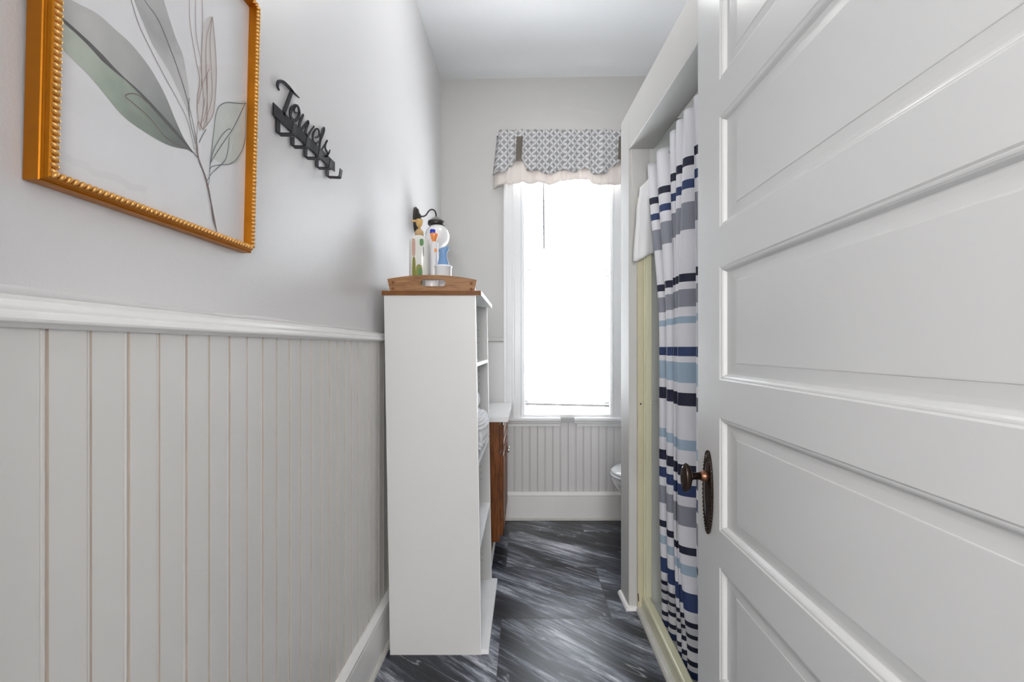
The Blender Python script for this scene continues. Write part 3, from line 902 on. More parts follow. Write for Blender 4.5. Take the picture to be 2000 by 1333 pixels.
# ------------------------------------------------------------------ bookcase, leaning slightly towards the left wall
bc = empty('bookcase', (-0.35, 1.98, 0), 'tall narrow white open-shelf bookcase standing against the bead board wall', 'bookcase')
LEAN = -0.0170
BTZ = 1.428
def bx(x, z): return x + LEAN*z
X0b, X1b = -0.535, -0.173
YN, YF = 1.728, 2.270
def lboard(mb, x0, x1, y0, y1, z0, z1, mi=0):
    mb.hexa([(bx(x0, z0), y0, z0), (bx(x1, z0), y0, z0), (bx(x1, z0), y1, z0), (bx(x0, z0), y1, z0),
             (bx(x0, z1), y0, z1), (bx(x1, z1), y0, z1), (bx(x1, z1), y1, z1), (bx(x0, z1), y1, z1)], mi)
for y0, y1 in ((YN, YN+0.016), (YF-0.016, YF)):
    mb = MB(); lboard(mb, X0b, X1b-0.001, y0, y1, 0.0, BTZ)
    sp_ = mb.build('side_panel', M['shelf'], bc)
    mb = MB(); lboard(mb, X1b-0.001, X1b+0.0015, y0, y1, 0.0, BTZ); mb.build('edge_band', M['shelf_edge'], sp_)
    if y0 == YN: continue
    # shelf pin holes on the far panel's inner face, the one the photo shows
    hole = None
    for z in [0.12+0.032*i for i in range(6)] + [0.54+0.032*i for i in range(6)] + [0.97+0.032*i for i in range(5)] + [1.215+0.032*i for i in range(5)]:
        if hole is None:
            mb = MB(); mb.lathe([(0.0026, 0), (0.0026, -0.0006), (0.0001, -0.0007)], (0, 0, 0), 'y', 10)
            hole = mb.build('pin_hole', M['softgrey'], sp_); h_ = hole
        else:
            h_ = hole.copy(); C.objects.link(h_)
        h_.location = (bx(X1b-0.045, z), y0, z)
mb = MB()
lboard(mb, X1b+0.0016, X1b+0.030, YN, YF-0.001, 0.002, 0.019)
lboard(mb, X0b+0.006, X1b+0.0016, YN+0.016, YF-0.016, 0.002, 0.019)
base = mb.build('base_shelf', M['shelf_edge'], bc, bevel=0.0008)
for z0, z1 in ((0.405, 0.420), (0.745, 0.760), (1.145, 1.160)):
    mb = MB(); lboard(mb, X0b+0.006, X1b+0.001, YN+0.016, YF-0.016, z0, z1)
    mb.build('shelf', M['shelf_edge'], bc, bevel=0.0008)
mb = MB(); lboard(mb, X0b, X0b+0.004, YN+0.016, YF-0.016, 0.075, BTZ); mb.build('back_panel', M['shelf'], bc)
mb = MB(); lboard(mb, X0b-0.006, X1b+0.024, YN-0.008, YF+0.010, BTZ, BTZ+0.018)
tb = mb.build('top_board', M['shelf'], bc)
mb = MB(); lboard(mb, X0b-0.006, X1b+0.024, YN-0.0095, YN-0.008, BTZ, BTZ+0.018); mb.build('raw_edge', M['brownedge'], tb)
mb = MB(); lboard(mb, X1b+0.024, X1b+0.0255, YN-0.008, YF+0.010, BTZ, BTZ+0.018); mb.build('front_edge', M['shelf_edge'], tb)

# towels on the third shelf
def blob(mb, c, rx, ry, rz, e=2.6, lump=0.0, seed=0, nu=40, nv=24, freq=5):
    rr = random.Random(seed); ph = [rr.random()*6 for _ in range(8)]
    rs = []
    for j in range(nv+1):
        b = -pi/2 + pi*j/nv
        ring = []
        for i in range(nu):
            a = 2*pi*i/nu
            cb, sb, ca, sa = cos(b), sin(b), cos(a), sin(a)
            f = lambda v: math.copysign(abs(v)**(2/e), v)
            x, y, z = f(cb)*f(ca), f(cb)*f(sa), f(sb)
            L = 1 + lump*(sin(freq*a+ph[0]+3*b)*0.5 + sin(freq*1.7*b*2+ph[1]+2*a)*0.5 + 0.4*sin(freq*2.3*a+ph[2]-4*b))
            if j in (0, nv): L = 1
            ring.append((c[0]+rx*x*L, c[1]+ry*y*L, c[2]+rz*z*L))
        rs.append(ring)
    mb.rings(rs)
    return mb
mb = MB(); blob(mb, (-0.290, 1.990, 0.846), 0.118, 0.225, 0.084, 3.4, 0.055, 3, 120, 60, 9)
o = mb.build('folded_towel', M['towel'])
tag(o, 'crumpled fluffy white towel spilling over the front of a bookcase shelf', 'towel')
mb = MB()
rs = []
for k in range(28):
    a = 2*pi*k/28
    pass
blob(mb, (-0.310, 2.05, 0.972), 0.095, 0.15, 0.046, 3.0, 0.02, 9, 60, 30, 3)
o = mb.build('rolled_towel', M['towel'])
tag(o, 'smooth rolled white towel lying on top of the crumpled towel in the bookcase', 'towel')

# ------------------------------------------------------------------ wooden tray on the bookcase
TZ = BTZ+0.018
tr = empty('wooden_tray', (-0.38, 1.95, TZ), 'light wooden tray with oval hand holes on top of the bookcase', 'tray')
TX0, TX1 = -0.533, -0.200
TYN, TYF = 1.742, 2.170
MB().box(TX0+0.004, TX1-0.004, TYN+0.006, TYF-0.006, TZ, TZ+0.008).build('tray_base', M['traywood'], tr)
def endpanel(y0, y1):
    # arched trapezoid with stadium hole, triangulated between outer and hole loops
    cx = (TX0+TX1)/2; hw0, hw1 = (TX1-TX0)/2, (TX1-TX0)/2+0.010
    h_end, h_mid = 0.048, 0.066
    outer = []
    nb_, nt = 24, 24
    N_ = 96
    hc = (cx+0.003, TZ+0.0345); hr = 0.0135; hl = 0.049
    def outer_ray(dx, dz):
        # march outwards until leaving the panel
        lo, hi = 0.0, 0.5
        def inside(t):
            x = hc[0]+dx*t-cx; z = hc[1]+dz*t-TZ
            if z < 0.0: return False
            hwz = hw0+(hw1-hw0)*min(1, z/h_end)
            if abs(x) > hwz: return False
            zt = h_end+(h_mid-h_end)*(1-(x/hw1)**2)
            return z <= zt
        for _ in range(40):
            m__ = (lo+hi)/2
            if inside(m__): lo = m__
            else: hi = m__
        return (hc[0]+dx*lo, hc[1]+dz*lo)
    dirs = []
    corners = [(cx-hw0, TZ), (cx+hw0, TZ), (cx+hw1, TZ+h_end), (cx-hw1, TZ+h_end)]
    angs = sorted([2*pi*i/N_ for i in range(N_)] + [math.atan2(z-hc[1], x-hc[0]) % (2*pi) for x, z in corners])
    O, H = [], []
    for a in angs:
        dx, dz = cos(a), sin(a)
        O.append(outer_ray(dx, dz))
        # stadium ray
        lo, hi = 0, 0.2
        for _ in range(40):
            t = (lo+hi)/2; x, z = dx*t, dz*t
            xx = max(0, abs(x)-hl+hr)
            if (xx*xx+z*z) <= hr*hr: lo = t
            else: hi = t
        H.append((hc[0]+dx*lo, hc[1]+dz*lo))
    m_ = MB()
    def P3(p, y): return (p[0], y, p[1])
    m_.rings([[P3(p, y0) for p in H], [P3(p, y0) for p in O], [P3(p, y1) for p in O], [P3(p, y1) for p in H], [P3(p, y0) for p in H]], smooth=False, cap0=False, cap1=False)
    e_ = m_.build('end_panel', M['traywood'], tr)
    if y0 > TYN: return
    for x in (TX0+0.012, TX1-0.012):
        for zz in (TZ+0.010, TZ+0.034):
            MB().lathe([(0.0055, 0.0), (0.005, -0.001), (0.0001, -0.0012)], (x, y0, zz), 'y', 14).build('dowel_plug', M['dowel'], e_)
endpanel(TYN, TYN+0.010); endpanel(TYF-0.010, TYF)
for xa in (TX0, TX1-0.009):
    MB().box(xa, xa+0.009, TYN+0.010, TYF-0.010, TZ, TZ+0.036).build('side_rail', M['traywood'], tr, bevel=0.001)
tr.rotation_euler = (0, 0, radians(4.2)); tr.location = (-0.398, 1.946, TZ)
BZ = TZ+0.008

# bottles on the tray
def label_mat(name, base, leaf1, leaf2, sc=28):
    m = NT(name)
    p = m.pos()
    v = m.n('ShaderNodeTexVoronoi', {'Vector': p, 'Scale': sc, 'Randomness': 1.0})
    nz = m.n('ShaderNodeTexNoise', {'Vector': p, 'Scale': 20.0, 'Distortion': 1.0})
    g1 = m.math('LESS_THAN', v.outputs['Distance'], 0.30)
    pick = m.math('GREATER_THAN', nz.outputs[0], 0.5)
    lc = m.n('ShaderNodeMix', {'Factor': pick, 6: leaf1, 7: leaf2}, data_type='RGBA')
    c_ = m.n('ShaderNodeMix', {'Factor': g1, 6: base, 7: lc.outputs[2]}, data_type='RGBA')
    m.set(Base_Color=c_.outputs[2], Roughness=0.25)
    return m.m
M['milky'] = plain('pale_green_bottle', srgb(216, 216, 210), 0.2, var=0.04)
M['olive'] = plain('olive_label_art', srgb(128, 128, 52), 0.4, var=0.25, scale=60)
M['olive2'] = plain('leaf_green_label_art', srgb(70, 120, 62), 0.4, var=0.25, scale=60)
M['pinkart'] = plain('pink_label_art', srgb(196, 160, 148), 0.4, var=0.1, scale=60)
M['tan'] = plain('tan_pump_plastic', srgb(206, 168, 104), 0.35, var=0.1, scale=50)
M['tan2'] = plain('tan_collar', srgb(192, 160, 116), 0.4, var=0.1)
M['orange'] = plain('orange_cap', srgb(240, 150, 84), 0.3, var=0.05)
M['bluecap'] = plain('royal_blue_cap', srgb(34, 52, 168), 0.25, var=0.1)
M['bottlewhite'] = plain('white_bottle', srgb(226, 224, 226), 0.25, var=0.02)
M['paleblue'] = plain('translucent_blue_plastic', srgb(120, 156, 200), 0.2, var=0.08, scale=30)
M['labelink'] = plain('dark_label_print', srgb(70, 76, 78), 0.5, var=0.1)

def on_ell(cx, cy, rx, ry, e, a, out=0.0006):
    ca, sa = cos(a), sin(a)
    return (cx+(rx+out)*math.copysign(abs(ca)**(2/e), ca), cy+(ry+out)*math.copysign(abs(sa)**(2/e), sa))
c = (-0.451, 1.862, BZ)
ps = empty('pump_bottle', c, 'hand soap bottle with tan pump and olive printed label on the wooden tray', 'bottle')
mb = MB(); RX, RY = 0.0405, 0.030
mb.loft([(0, RX-0.004, RY-0.003, 3.2), (0.003, RX, RY, 3.2), (0.212, RX, RY, 3.2), (0.226, RX-0.002, RY-0.001, 3.0), (0.237, RX-0.009, RY-0.006, 2.6), (0.243, 0.022, 0.020, 2.2), (0.246, 0.0165, 0.0165, 2)], c)
body = mb.build('bottle_body', M['milky'], ps)
def patch(poly, mat, name, par=body):
    # poly in (angle offset fraction -1..1 across the front, z) mapped on the near face
    m_ = MB()
    cols = 10
    zs_ = [p[1] for p in poly]
    pts3 = []
    for u, z in poly:
        x = c[0]+u*RX*0.93
        f = min(1, abs(u*0.93))
        y = c[1]-(RY)*(1-f**3.2)**(1/3.2)-0.0007
        pts3.append((x, y, c[2]+z))
    m_.add(pts3, [tuple(range(len(pts3)))])
    return m_.build(name, mat, par, fix=False)
for nm, mt, (u0, u1, z0, z1) in (('label_art', 'olive', (-0.62, -0.22, 0.025, 0.150)), ('label_art', 'olive', (-0.24, 0.55, 0.020, 0.118)), ('label_art', 'olive2', (0.05, 0.50, 0.068, 0.102)),
                                 ('label_art', 'olive2', (-0.30, 0.15, 0.022, 0.046)), ('label_art', 'pinkart', (-0.66, -0.25, 0.150, 0.228)), ('label_art', 'olive2', (0.22, 0.66, 0.196, 0.226)), ('label_art', 'labelink', (0.60, 0.68, 0.150, 0.195))):
    n_ = 10; poly = []
    for i in range(18):
        a = 2*pi*i/18
        poly.append(((u0+u1)/2+(u1-u0)/2*math.copysign(abs(cos(a))**0.6, cos(a)), (z0+z1)/2+(z1-z0)/2*math.copysign(abs(sin(a))**0.8, sin(a))))
    patch(poly, M[mt], nm)
m_ = MB()
for k in range(13):    # small illegible print down the left edge
    z = 0.03+k*0.0145; u0, u1 = -0.97, -0.80+0.05*((k*7) % 3)/3
    pts = []
    for u, zz in ((u0, z), (u1, z), (u1, z+0.006), (u0, z+0.006)):
        f = min(0.999, abs(u)); x = c[0]+u*RX; y = c[1]-RY*(1-f**3.2)**(1/3.2)-0.0006
        pts.append((x, y, c[2]+zz))
    m_.add(pts, [(0, 1, 2, 3)])
m_.build('fine_print', M['labelink'], body, fix=False)
MB().lathe([(0.0185, 0.243), (0.0185, 0.262), (0.0165, 0.266), (0.010, 0.272), (0.008, 0.274)], c, 'z', 28).build('pump_collar', M['tan2'], ps)
pm = MB()
pm.lathe([(0.006, 0.272), (0.006, 0.284), (0.011, 0.286), (0.014, 0.300), (0.0155, 0.304), (0.0155, 0.313), (0.012, 0.316), (0.0001, 0.316)], c, 'z', 28)
pm.tube([(c[0]-0.008, c[1], c[2]+0.309), (c[0]-0.026, c[1]-0.004, c[2]+0.309), (c[0]-0.030, c[1]-0.005, c[2]+0.303)], 0.0045, 10)
pm.build('pump_head', M['tan'], ps)

c = (-0.420, 1.985, BZ)
b2 = empty('capped_bottle', c, 'slim bottle with a royal blue cap behind the pump bottle', 'bottle')
MB().loft([(0, 0.024, 0.018, 2.4), (0.004, 0.026, 0.020, 2.4), (0.24, 0.026, 0.020, 2.4), (0.265, 0.014, 0.012, 2.1), (0.268, 0.008, 0.008, 2)], c).build('bottle_body', M['bottlewhite'], b2)
MB().lathe([(0.006, 0.262), (0.006, 0.276), (0.0125, 0.289), (0.0125, 0.303), (0.011, 0.306), (0.0001, 0.306)], c, 'z', 24).build('cap', M['bluecap'], b2)

c = (-0.395, 1.895, BZ)
b3 = empty('squeeze_bottle', c, 'white bottle with an orange flared cap, second from left on the tray', 'bottle')
MB().loft([(0, 0.015, 0.016, 2.3), (0.004, 0.017, 0.018, 2.3), (0.205, 0.017, 0.018, 2.3), (0.226, 0.009, 0.009, 2), (0.232, 0.006, 0.006, 2)], c).build('bottle_body', M['bottlewhite'], b3)
MB().lathe([(0.006, 0.226), (0.009, 0.231), (0.0145, 0.246), (0.0175, 0.259), (0.0175, 0.262), (0.015, 0.264), (0.0001, 0.264)], c, 'z', 24).build('cap', M['orange'], b3)
MB().lathe([(0.0001, -0.001), (0.007, -0.001), (0.008, 0.0), (0.0001, 0.0005)], (c[0]+0.009, c[1]-0.0165, c[2]+0.188), 'y', 16, sx=1.0, sy=1).build('orange_seal', M['orange'], b3)

c = (-0.352, 1.880, BZ)
b4 = empty('dispenser_bottle', c, 'clear lidded tumbler holding a curved pale blue plastic bottle, at the right of the tray', 'bottle')
M['frost'] = plain('frosted_clear_plastic', (0.88, 0.90, 0.93), 0.2, var=0.02)
MB().lathe([(0.0001, 0.0), (0.033, 0.0), (0.035, 0.003), (0.036, 0.112), (0.0385, 0.113), (0.0385, 0.120), (0.034, 0.120), (0.033, 0.006), (0.0001, 0.005)], c, 'z', 36).build('tumbler', M['frost'], b4)
MB().loft([(0.060, 0.024, 0.022, 2.2), (0.095, 0.028, 0.024, 2.2, 0.002, 0), (0.125, 0.025, 0.020, 2.2, 0.0, 0), (0.155, 0.017, 0.015, 2.1, -0.001, 0),
           (0.175, 0.0165, 0.013, 2.0, -0.001, 0), (0.186, 0.020, 0.013, 2.0, 0.000, 0), (0.194, 0.022, 0.012, 2.0, 0.003, 0), (0.200, 0.014, 0.009, 2.0, 0.010, 0), (0.205, 0.004, 0.004, 2, 0.018, 0)], c).build('curved_bottle', M['paleblue'], b4)
# short white jar seen through the hand hole
o = MB().loft([(0, 0.026, 0.026, 2), (0.003, 0.028, 0.028, 2), (0.050, 0.028, 0.028, 2), (0.055, 0.024, 0.024, 2)], (-0.385, 1.800, BZ)).build('small_jar', M['bottlewhite'])
tag(o, 'short white jar seen through the hand hole of the wooden tray', 'jar')

# ------------------------------------------------------------------ wall sconce
sc_ = empty('wall_sconce', (XL, 2.38, 1.86), 'wall sconce with dark oval backplate, curved arm and white globe shade', 'wall light')
mb = MB(); n = 40; rs = []
for r, d in ((1.0, 0.0), (1.0, 0.008), (0.90, 0.013), (0.80, 0.0125), (0.76, 0.018), (0.55, 0.022), (0.50, 0.028), (0.2, 0.031)):
    rs.append([(XL+d, 2.375+0.052*r*cos(2*pi*i/n), 1.915+0.073*r*sin(2*pi*i/n)) for i in range(n)])
mb.rings(rs)
for i in range(36):
    a = 2*pi*i/36
    mb.lathe([(0.0001, -0.002), (0.0028, 0), (0.0001, 0.003)], (XL+0.0145, 2.375+0.044*cos(a), 1.915+0.062*sin(a)), 'x', 8)
mb.build('backplate', M['darkmetal'], sc_)
arm = catmull([(XL+0.028, 2.375, 1.940), (XL+0.042, 2.375, 1.938), (XL+0.058, 2.375, 1.946), (XL+0.072, 2.375, 1.966), (XL+0.088, 2.375, 1.976), (XL+0.104, 2.375, 1.970), (XL+0.112, 2.375, 1.952), (XL+0.113, 2.375, 1.932)], 6)
MB().tube(arm, 0.0042, 12).build('arm', M['darkmetal'], sc_)
gx = XL+0.120
MB().lathe([(0.006, 0.030), (0.014, 0.029), (0.026, 0.020), (0.036, 0.010), (0.041, 0.006)], (gx-0.006, 2.375, 1.904), 'z', 32).build('shade_dome', M['greymetal'], sc_)
MB().lathe([(0.043, 0.008), (0.045, 0.006), (0.0455, -0.011), (0.043, -0.014), (0.038, -0.014)], (gx-0.006, 2.375, 1.903), 'z', 36).build('shade_holder', M['darkmetal'], sc_)
prof = [(0.037, 0.056)] + [(0.0665*cos(a), 0.0665*sin(a)) for a in [radians(d) for d in range(54, -90, -6)]] + [(0.0005, -0.0665)]
MB().lathe(prof, (gx, 2.375, 1.828), 'z', 48).build('globe_shade', M['opal'], sc_)

# ------------------------------------------------------------------ towel hook rack
PXW = -0.591
def onwall(px, py, X=PXW):
    a = (px-VX)/F; Y = X/a
    return (Y, CAMZ + (VY-py)/F*Y)
tk = empty('towel_rack', (XL, 1.16, 1.78), 'black metal hook rack with cut-out script lettering on the left wall', 'towel rack')
mb = MB()
T = 0.0025
mb.box(PXW-T/2, PXW+T/2, 1.022, 1.352, 1.768, 1.797)
for y in (1.045, 1.325):
    mb.box(XL-0.001, PXW, y-0.006, y+0.006, 1.776, 1.789)
mb.build('bar', M['black'], tk)
def z2(p): return (510+p[0]/5.33, 130+p[1]/5.33)
def stroke(mb, pts, hw, k=6):
    P = [Vector((*onwall(*z2(p)), 0)) for p in pts]
    Q = catmull(P, k); n = len(Q)
    L, R = [], []
    for i, q in enumerate(Q):
        t = (Q[min(i+1, n-1)]-Q[max(i-1, 0)]).normalized()
        nn = Vector((-t.y, t.x, 0))
        f = i/(n-1)*(len(hw)-1) if isinstance(hw, list) else 0
        h = (hw[int(f)]*(1-f+int(f)) + hw[min(int(f)+1, len(hw)-1)]*(f-int(f))) if isinstance(hw, list) else hw
        L.append(q+nn*h); R.append(q-nn*h)
    rs = []
    for l, r in zip(L, R):
        rs.append([(PXW-T/2, l.x, l.y), (PXW+T/2, l.x, l.y), (PXW+T/2, r.x, r.y), (PXW-T/2, r.x, r.y)])
    mb.rings(rs, smooth=False)
letters = [
    ([(188, 248), (170, 205), (182, 158), (235, 165), (295, 222), (345, 280), (397, 327)], [0.002, 0.005, 0.004, 0.0045, 0.005, 0.0035, 0.001]),
    ([(322, 245), (285, 350), (228, 500)], [0.006, 0.0065, 0.0065]),
    ([(358, 400), (318, 440), (305, 510), (335, 560), (372, 552), (396, 500), (392, 440), (368, 405), (345, 440), (352, 480), (400, 480)], [0.003, 0.006, 0.006, 0.005, 0.004, 0.005, 0.005, 0.003, 0.0025, 0.002, 0.002]),
    ([(440, 500), (412, 560), (398, 620), (420, 650), (452, 610), (492, 575), (470, 640), (462, 700), (485, 720), (520, 665), (552, 622)], [0.003, 0.005, 0.005, 0.004, 0.003, 0.005, 0.005, 0.005, 0.0035, 0.0025, 0.002]),
    ([(560, 740), (600, 725), (600, 665), (572, 650), (542, 700), (540, 765), (565, 800), (600, 780)], [0.002, 0.004, 0.004, 0.003, 0.006, 0.006, 0.004, 0.0025]),
    ([(598, 790), (640, 720), (658, 650), (648, 640), (632, 680), (612, 790), (608, 860), (625, 880)], [0.0025, 0.004, 0.005, 0.003, 0.005, 0.006, 0.005, 0.0025]),
    ([(625, 880), (660, 820), (690, 770), (672, 800), (668, 850), (690, 900), (678, 935), (650, 930)], [0.002, 0.003, 0.003, 0.004, 0.005, 0.006, 0.004, 0.002]),
    ([(680, 935), (705, 900), (716, 868)], [0.003, 0.003, 0.0015]),
]
mb = MB()
for i_, (p, h) in enumerate(letters): stroke(mb, p, [x*(0.68 if i_ in (4, 5, 6) else 0.88) for x in h])
mb.build('script_lettering', M['black'], tk, fix=True)
for k in range(5):
    y = 1.044+0.0655*k
    hw = 0.0085
    m_ = MB()
    path = [(PXW-0.0012, 1.790), (PXW-0.0012, 1.735), (PXW+0.001, 1.7325), (PXW+0.034, 1.7315), (PXW+0.0365, 1.734), (PXW+0.040, 1.756)]
    rs = []
    for i, (x, z) in enumerate(path):
        q0 = Vector(path[max(i-1, 0)]); q1 = Vector(path[min(i+1, len(path)-1)])
        t = (q1-q0).normalized(); nn = Vector((-t.y, t.x))*0.0011
        rs.append([(x+nn.x, y-hw, z+nn.y), (x+nn.x, y+hw, z+nn.y), (x-nn.x, y+hw, z-nn.y), (x-nn.x, y-hw, z-nn.y)])
    m_.rings(rs, smooth=False)
    m_.build('hook', M['black'], tk)

# ------------------------------------------------------------------ framed botanical print
FL, FZ0, FY0, FY1, FH = 0.024, 1.420, 0.516, 0.918, 0.522
pf_ = empty('framed_print', (XL, (FY0+FY1)/2, FZ0), 'gold framed botanical leaf print hanging on the left wall', 'picture')
def fp(y, z, d):      # a point of the picture: d = distance off the wall at the bottom edge
    return (XL + 0.003 + d + FL*(z-FZ0), y, z)
mb = MB()
prof = [(0.000, -0.002), (0.000, 0.021), (0.0012, 0.0225), (0.0020, 0.0215), (0.0032, 0.0245), (0.0042, 0.0245), (0.0055, 0.029), (0.0068, 0.0315), (0.0115, 0.0330), (0.0120, 0.0300), (0.0120, 0.010)]
rs = []
for a, d in prof:
    d *= 0.78
    rs.append([fp(FY0+a, FZ0+a, d), fp(FY1-a, FZ0+a, d), fp(FY1-a, FZ0+FH-a, d), fp(FY0+a, FZ0+FH-a, d)])
mb.rings(rs, smooth=False, cap0=True, cap1=False)
fr = mb.build('gold_frame', M['gold'], pf_)
# rope bead trim along the inner lip
mb = MB()
def bead(y, z, dy, dz):
    n_ = 8; rs = []
    ax = Vector((0, dy, dz)); 
    c0 = Vector(fp(y, z, 0.0262))
    dirv = Vector((0, dy, dz)).normalized(); per = Vector((0, -dz, dy)).normalized()
    t = (dirv*0.55 + per*0.83).normalized(); s2 = Vector((0, -t.z, t.y)); ex = Vector((1, 0, 0))
    for k in range(5):
        u = -1+k/2; r = sqrt(max(0.0004, 1-u*u))
        rs.append([tuple(c0 + t*(u*0.0056) + s2*(0.0030*r*cos(2*pi*i/n_)) + ex*(0.0042*r*sin(2*pi*i/n_))) for i in range(n_)])
    mb.rings(rs)
st = 0.0080
y = FY0+0.010
while y < FY1-0.008:
    bead(y, FZ0+0.0095, 1, 0); bead(y, FZ0+FH-0.0095, -1, 0); y += st
z = FZ0+0.012
while z < FZ0+FH-0.010:
    bead(FY0+0.0095, z, 0, -1); bead(FY1-0.0095, z, 0, 1); z += st
mb.build('rope_bead_trim', M['goldlight'], fr)
PD = 0.0080
GY0, GY1, GZ0, GZ1 = FY0+0.011, FY1-0.011, FZ0+0.011, FZ0+FH-0.011
def z6(p): return (100+p[0]/4.4425, p[1]/4.4425)
def z7(p): return (300+p[0]/4.3, 200+p[1]/4.3)
def onart(px, py):
    a = (px-VX)/F; b = (VY-py)/F
    X0_ = XL+0.003+PD
    Y = (X0_ + FL*(CAMZ-FZ0))/(a-FL*b)
    Z = CAMZ+b*Y
    return (min(max(Y, GY0), GY1), min(max(Z, GZ0), GZ1))
mb = MB()
lay = [0.0]
def afill(pts, mi, conv=z6):
    lay[0] += 0.00004
    P = []
    for p in pts:
        q = onart(*conv(p))
        if not P or (abs(P[-1][0]-q[0])+abs(P[-1][1]-q[1])) > 1e-5: P.append(q)
    Q = catmull([(*p, 0) for p in P+[P[0]]], 4)[:-1]
    mb.add([fp(min(max(q.x, GY0), GY1), min(max(q.y, GZ0), GZ1), PD+0.0002+lay[0]) for q in Q], [tuple(range(len(Q)))], mi)
def aline(pts, hw, mi, conv=z6):
    lay[0] += 0.00003
    P = [Vector((*onart(*conv(p)), 0)) for p in pts]
    Q = catmull(P, 6); n = len(Q); rs = []
    for i, q in enumerate(Q):
        t = (Q[min(i+1, n-1)]-Q[max(i-1, 0)])
        if t.length < 1e-7: continue
        t.normalize(); nn = Vector((-t.y, t.x, 0))
        if isinstance(hw, list):
            f = i/(n-1)*(len(hw)-1); k = int(f); h = hw[k]*(1-f+k)+hw[min(k+1, len(hw)-1)]*(f-k)
        else: h = hw
        a, b = q+nn*h, q-nn*h
        rs.append([fp(a.x, a.y, PD+0.0004+lay[0]), fp(b.x, b.y, PD+0.0004+lay[0])])
    mb.rings(rs, mi, False, closed=False)
# paper and backing
mb.add([fp(GY0-0.001, GZ0-0.001, PD), fp(GY1+0.001, GZ0-0.001, PD), fp(GY1+0.001, GZ1+0.001, PD), fp(GY0-0.001, GZ1+0.001, PD)], [(0, 1, 2, 3)], 0)
upper = [(60, -60), (230, 30), (400, 120), (560, 260), (700, 390), (850, 580), (960, 770), (1020, 900), (1080, 1050), (1150, 1200), (1225, 1320)]
rib = [(90, 165), (300, 355), (520, 580), (760, 800), (1000, 1060), (1225, 1320)]
lower = [(1180, 1300), (1060, 1275), (950, 1230), (800, 1140), (660, 1040), (560, 940), (440, 790), (330, 660), (230, 560), (110, 440), (60, 400)]
afill(upper + rib[::-1], 1)
afill(rib + lower, 3)
afill([(640, -260), (720, 0), (800, 200), (870, 370), (950, 500), (1040, 650), (1110, 800), (1180, 960), (1205, 1010), (1195, 850), (1180, 700), (1140, 480), (1080, 330), (1030, 180), (975, 0), (900, -260)], 2)
afill([(1262, 560), (1300, 560), (1310, 250), (1395, 145), (1420, 400), (1430, 650), (1415, 900), (1390, 1020), (1310, 1125), (1270, 1000), (1262, 900), (1285, 700)], 4)
afill([(1640, 880), (1560, 885), (1480, 920), (1435, 980), (1415, 1100), (1390, 1330), (1440, 1400), (1560, 1430), (1640, 1380), (1690, 1200), (1695, 900)], 5)
m_ = 0.0008
aline(rib, [0.0022, 0.0026, 0.0042, 0.0012, 0.0028, 0.0038, 0.0012], 8)
aline([(830, 890), (760, 830), (690, 812), (640, 835), (700, 890), (850, 1020), (960, 1160), (1060, 1240), (1180, 1290)], m_, 6)
aline([(620, -250), (690, 0), (760, 220), (870, 450), (1000, 700), (1100, 880), (1180, 1050), (1240, 1300)], m_*0.7, 6)
aline([(660, -250), (805, 0), (930, 180), (1040, 450), (1130, 700), (1200, 950), (1240, 1130), (1270, 1300)], m_*0.8, 8)
aline([(1195, 850), (1190, 960), (1210, 1090), (1250, 1250)], m_*0.9, 8)
for pl in ([(1197, -240), (1195, 0), (1205, 230), (1260, 560), (1285, 700), (1262, 900), (1285, 1130), (1310, 1000), (1330, 850)],
           [(1255, -200), (1250, 0), (1255, 300), (1300, 560), (1300, 750)],
           [(1300, -200), (1305, 0), (1310, 250), (1300, 600), (1320, 900), (1290, 1100)],
           [(1395, 145), (1345, 330), (1340, 600), (1350, 900), (1310, 1060)],
           [(1395, 145), (1375, 350), (1385, 600), (1390, 850), (1310, 1125)],
           [(1395, 145), (1420, 400), (1430, 650), (1415, 900), (1390, 1020), (1310, 1130)],
           [(1370, 595), (1310, 730), (1270, 900)], [(1350, 650), (1350, 950), (1345, 1080)]):
    aline(pl, m_*0.75, 7)
aline([(1310, 1120), (1270, 1060), (1258, 1200), (1255, 1330)], m_*0.8, 7)
for pl in ([(770, 0), (700, 150), (650, 240), (560, 370), (490, 480), (470, 520)],
           [(775, 10), (690, 8), (610, 0), (545, 35), (515, 120), (495, 300), (475, 480), (465, 580)],
           [(772, 20), (770, 200), (762, 320), (740, 400), (690, 480), (630, 520), (560, 525), (490, 538), (470, 560)],
           [(650, 245), (640, 225), (610, 235), (560, 290), (500, 400), (478, 500)],
           [(630, 290), (622, 390), (600, 480), (545, 540), (480, 600), (445, 660)],
           [(468, 570), (462, 650), (452, 700)], [(435, 225), (400, 290), (375, 340)]):
    aline(pl, m_*0.9, 9, z7)
aline([(340, 240), (358, 350), (372, 470), (420, 600), (448, 700), (478, 850), (500, 980), (530, 1105)], [0.0008, 0.0012, 0.0017, 0.0017, 0.0022, 0.0018, 0.0030, 0.0006], 6, z7)
aline([(325, 415), (345, 440), (372, 468)], 0.0010, 6, z7)
mb.build('botanical_print', [M['paper'], M['leafA'], M['leafB'], M['leafG'], M['leafP'], M['leafV'], M['inkbrown'], M['inkpink'], M['inkdark'], M['inkslate']], pf_, fix=False, weld=False)
mb = MB()
mb.hexa([fp(GY0, GZ0, PD+0.0035), fp(GY1, GZ0, PD+0.0035), fp(GY1, GZ0, PD+0.0050), fp(GY0, GZ0, PD+0.0050),
         fp(GY0, GZ1, PD+0.0035), fp(GY1, GZ1, PD+0.0035), fp(GY1, GZ1, PD+0.0050), fp(GY0, GZ1, PD+0.0050)])
mb.build('glass_pane', M['glass'], pf_)

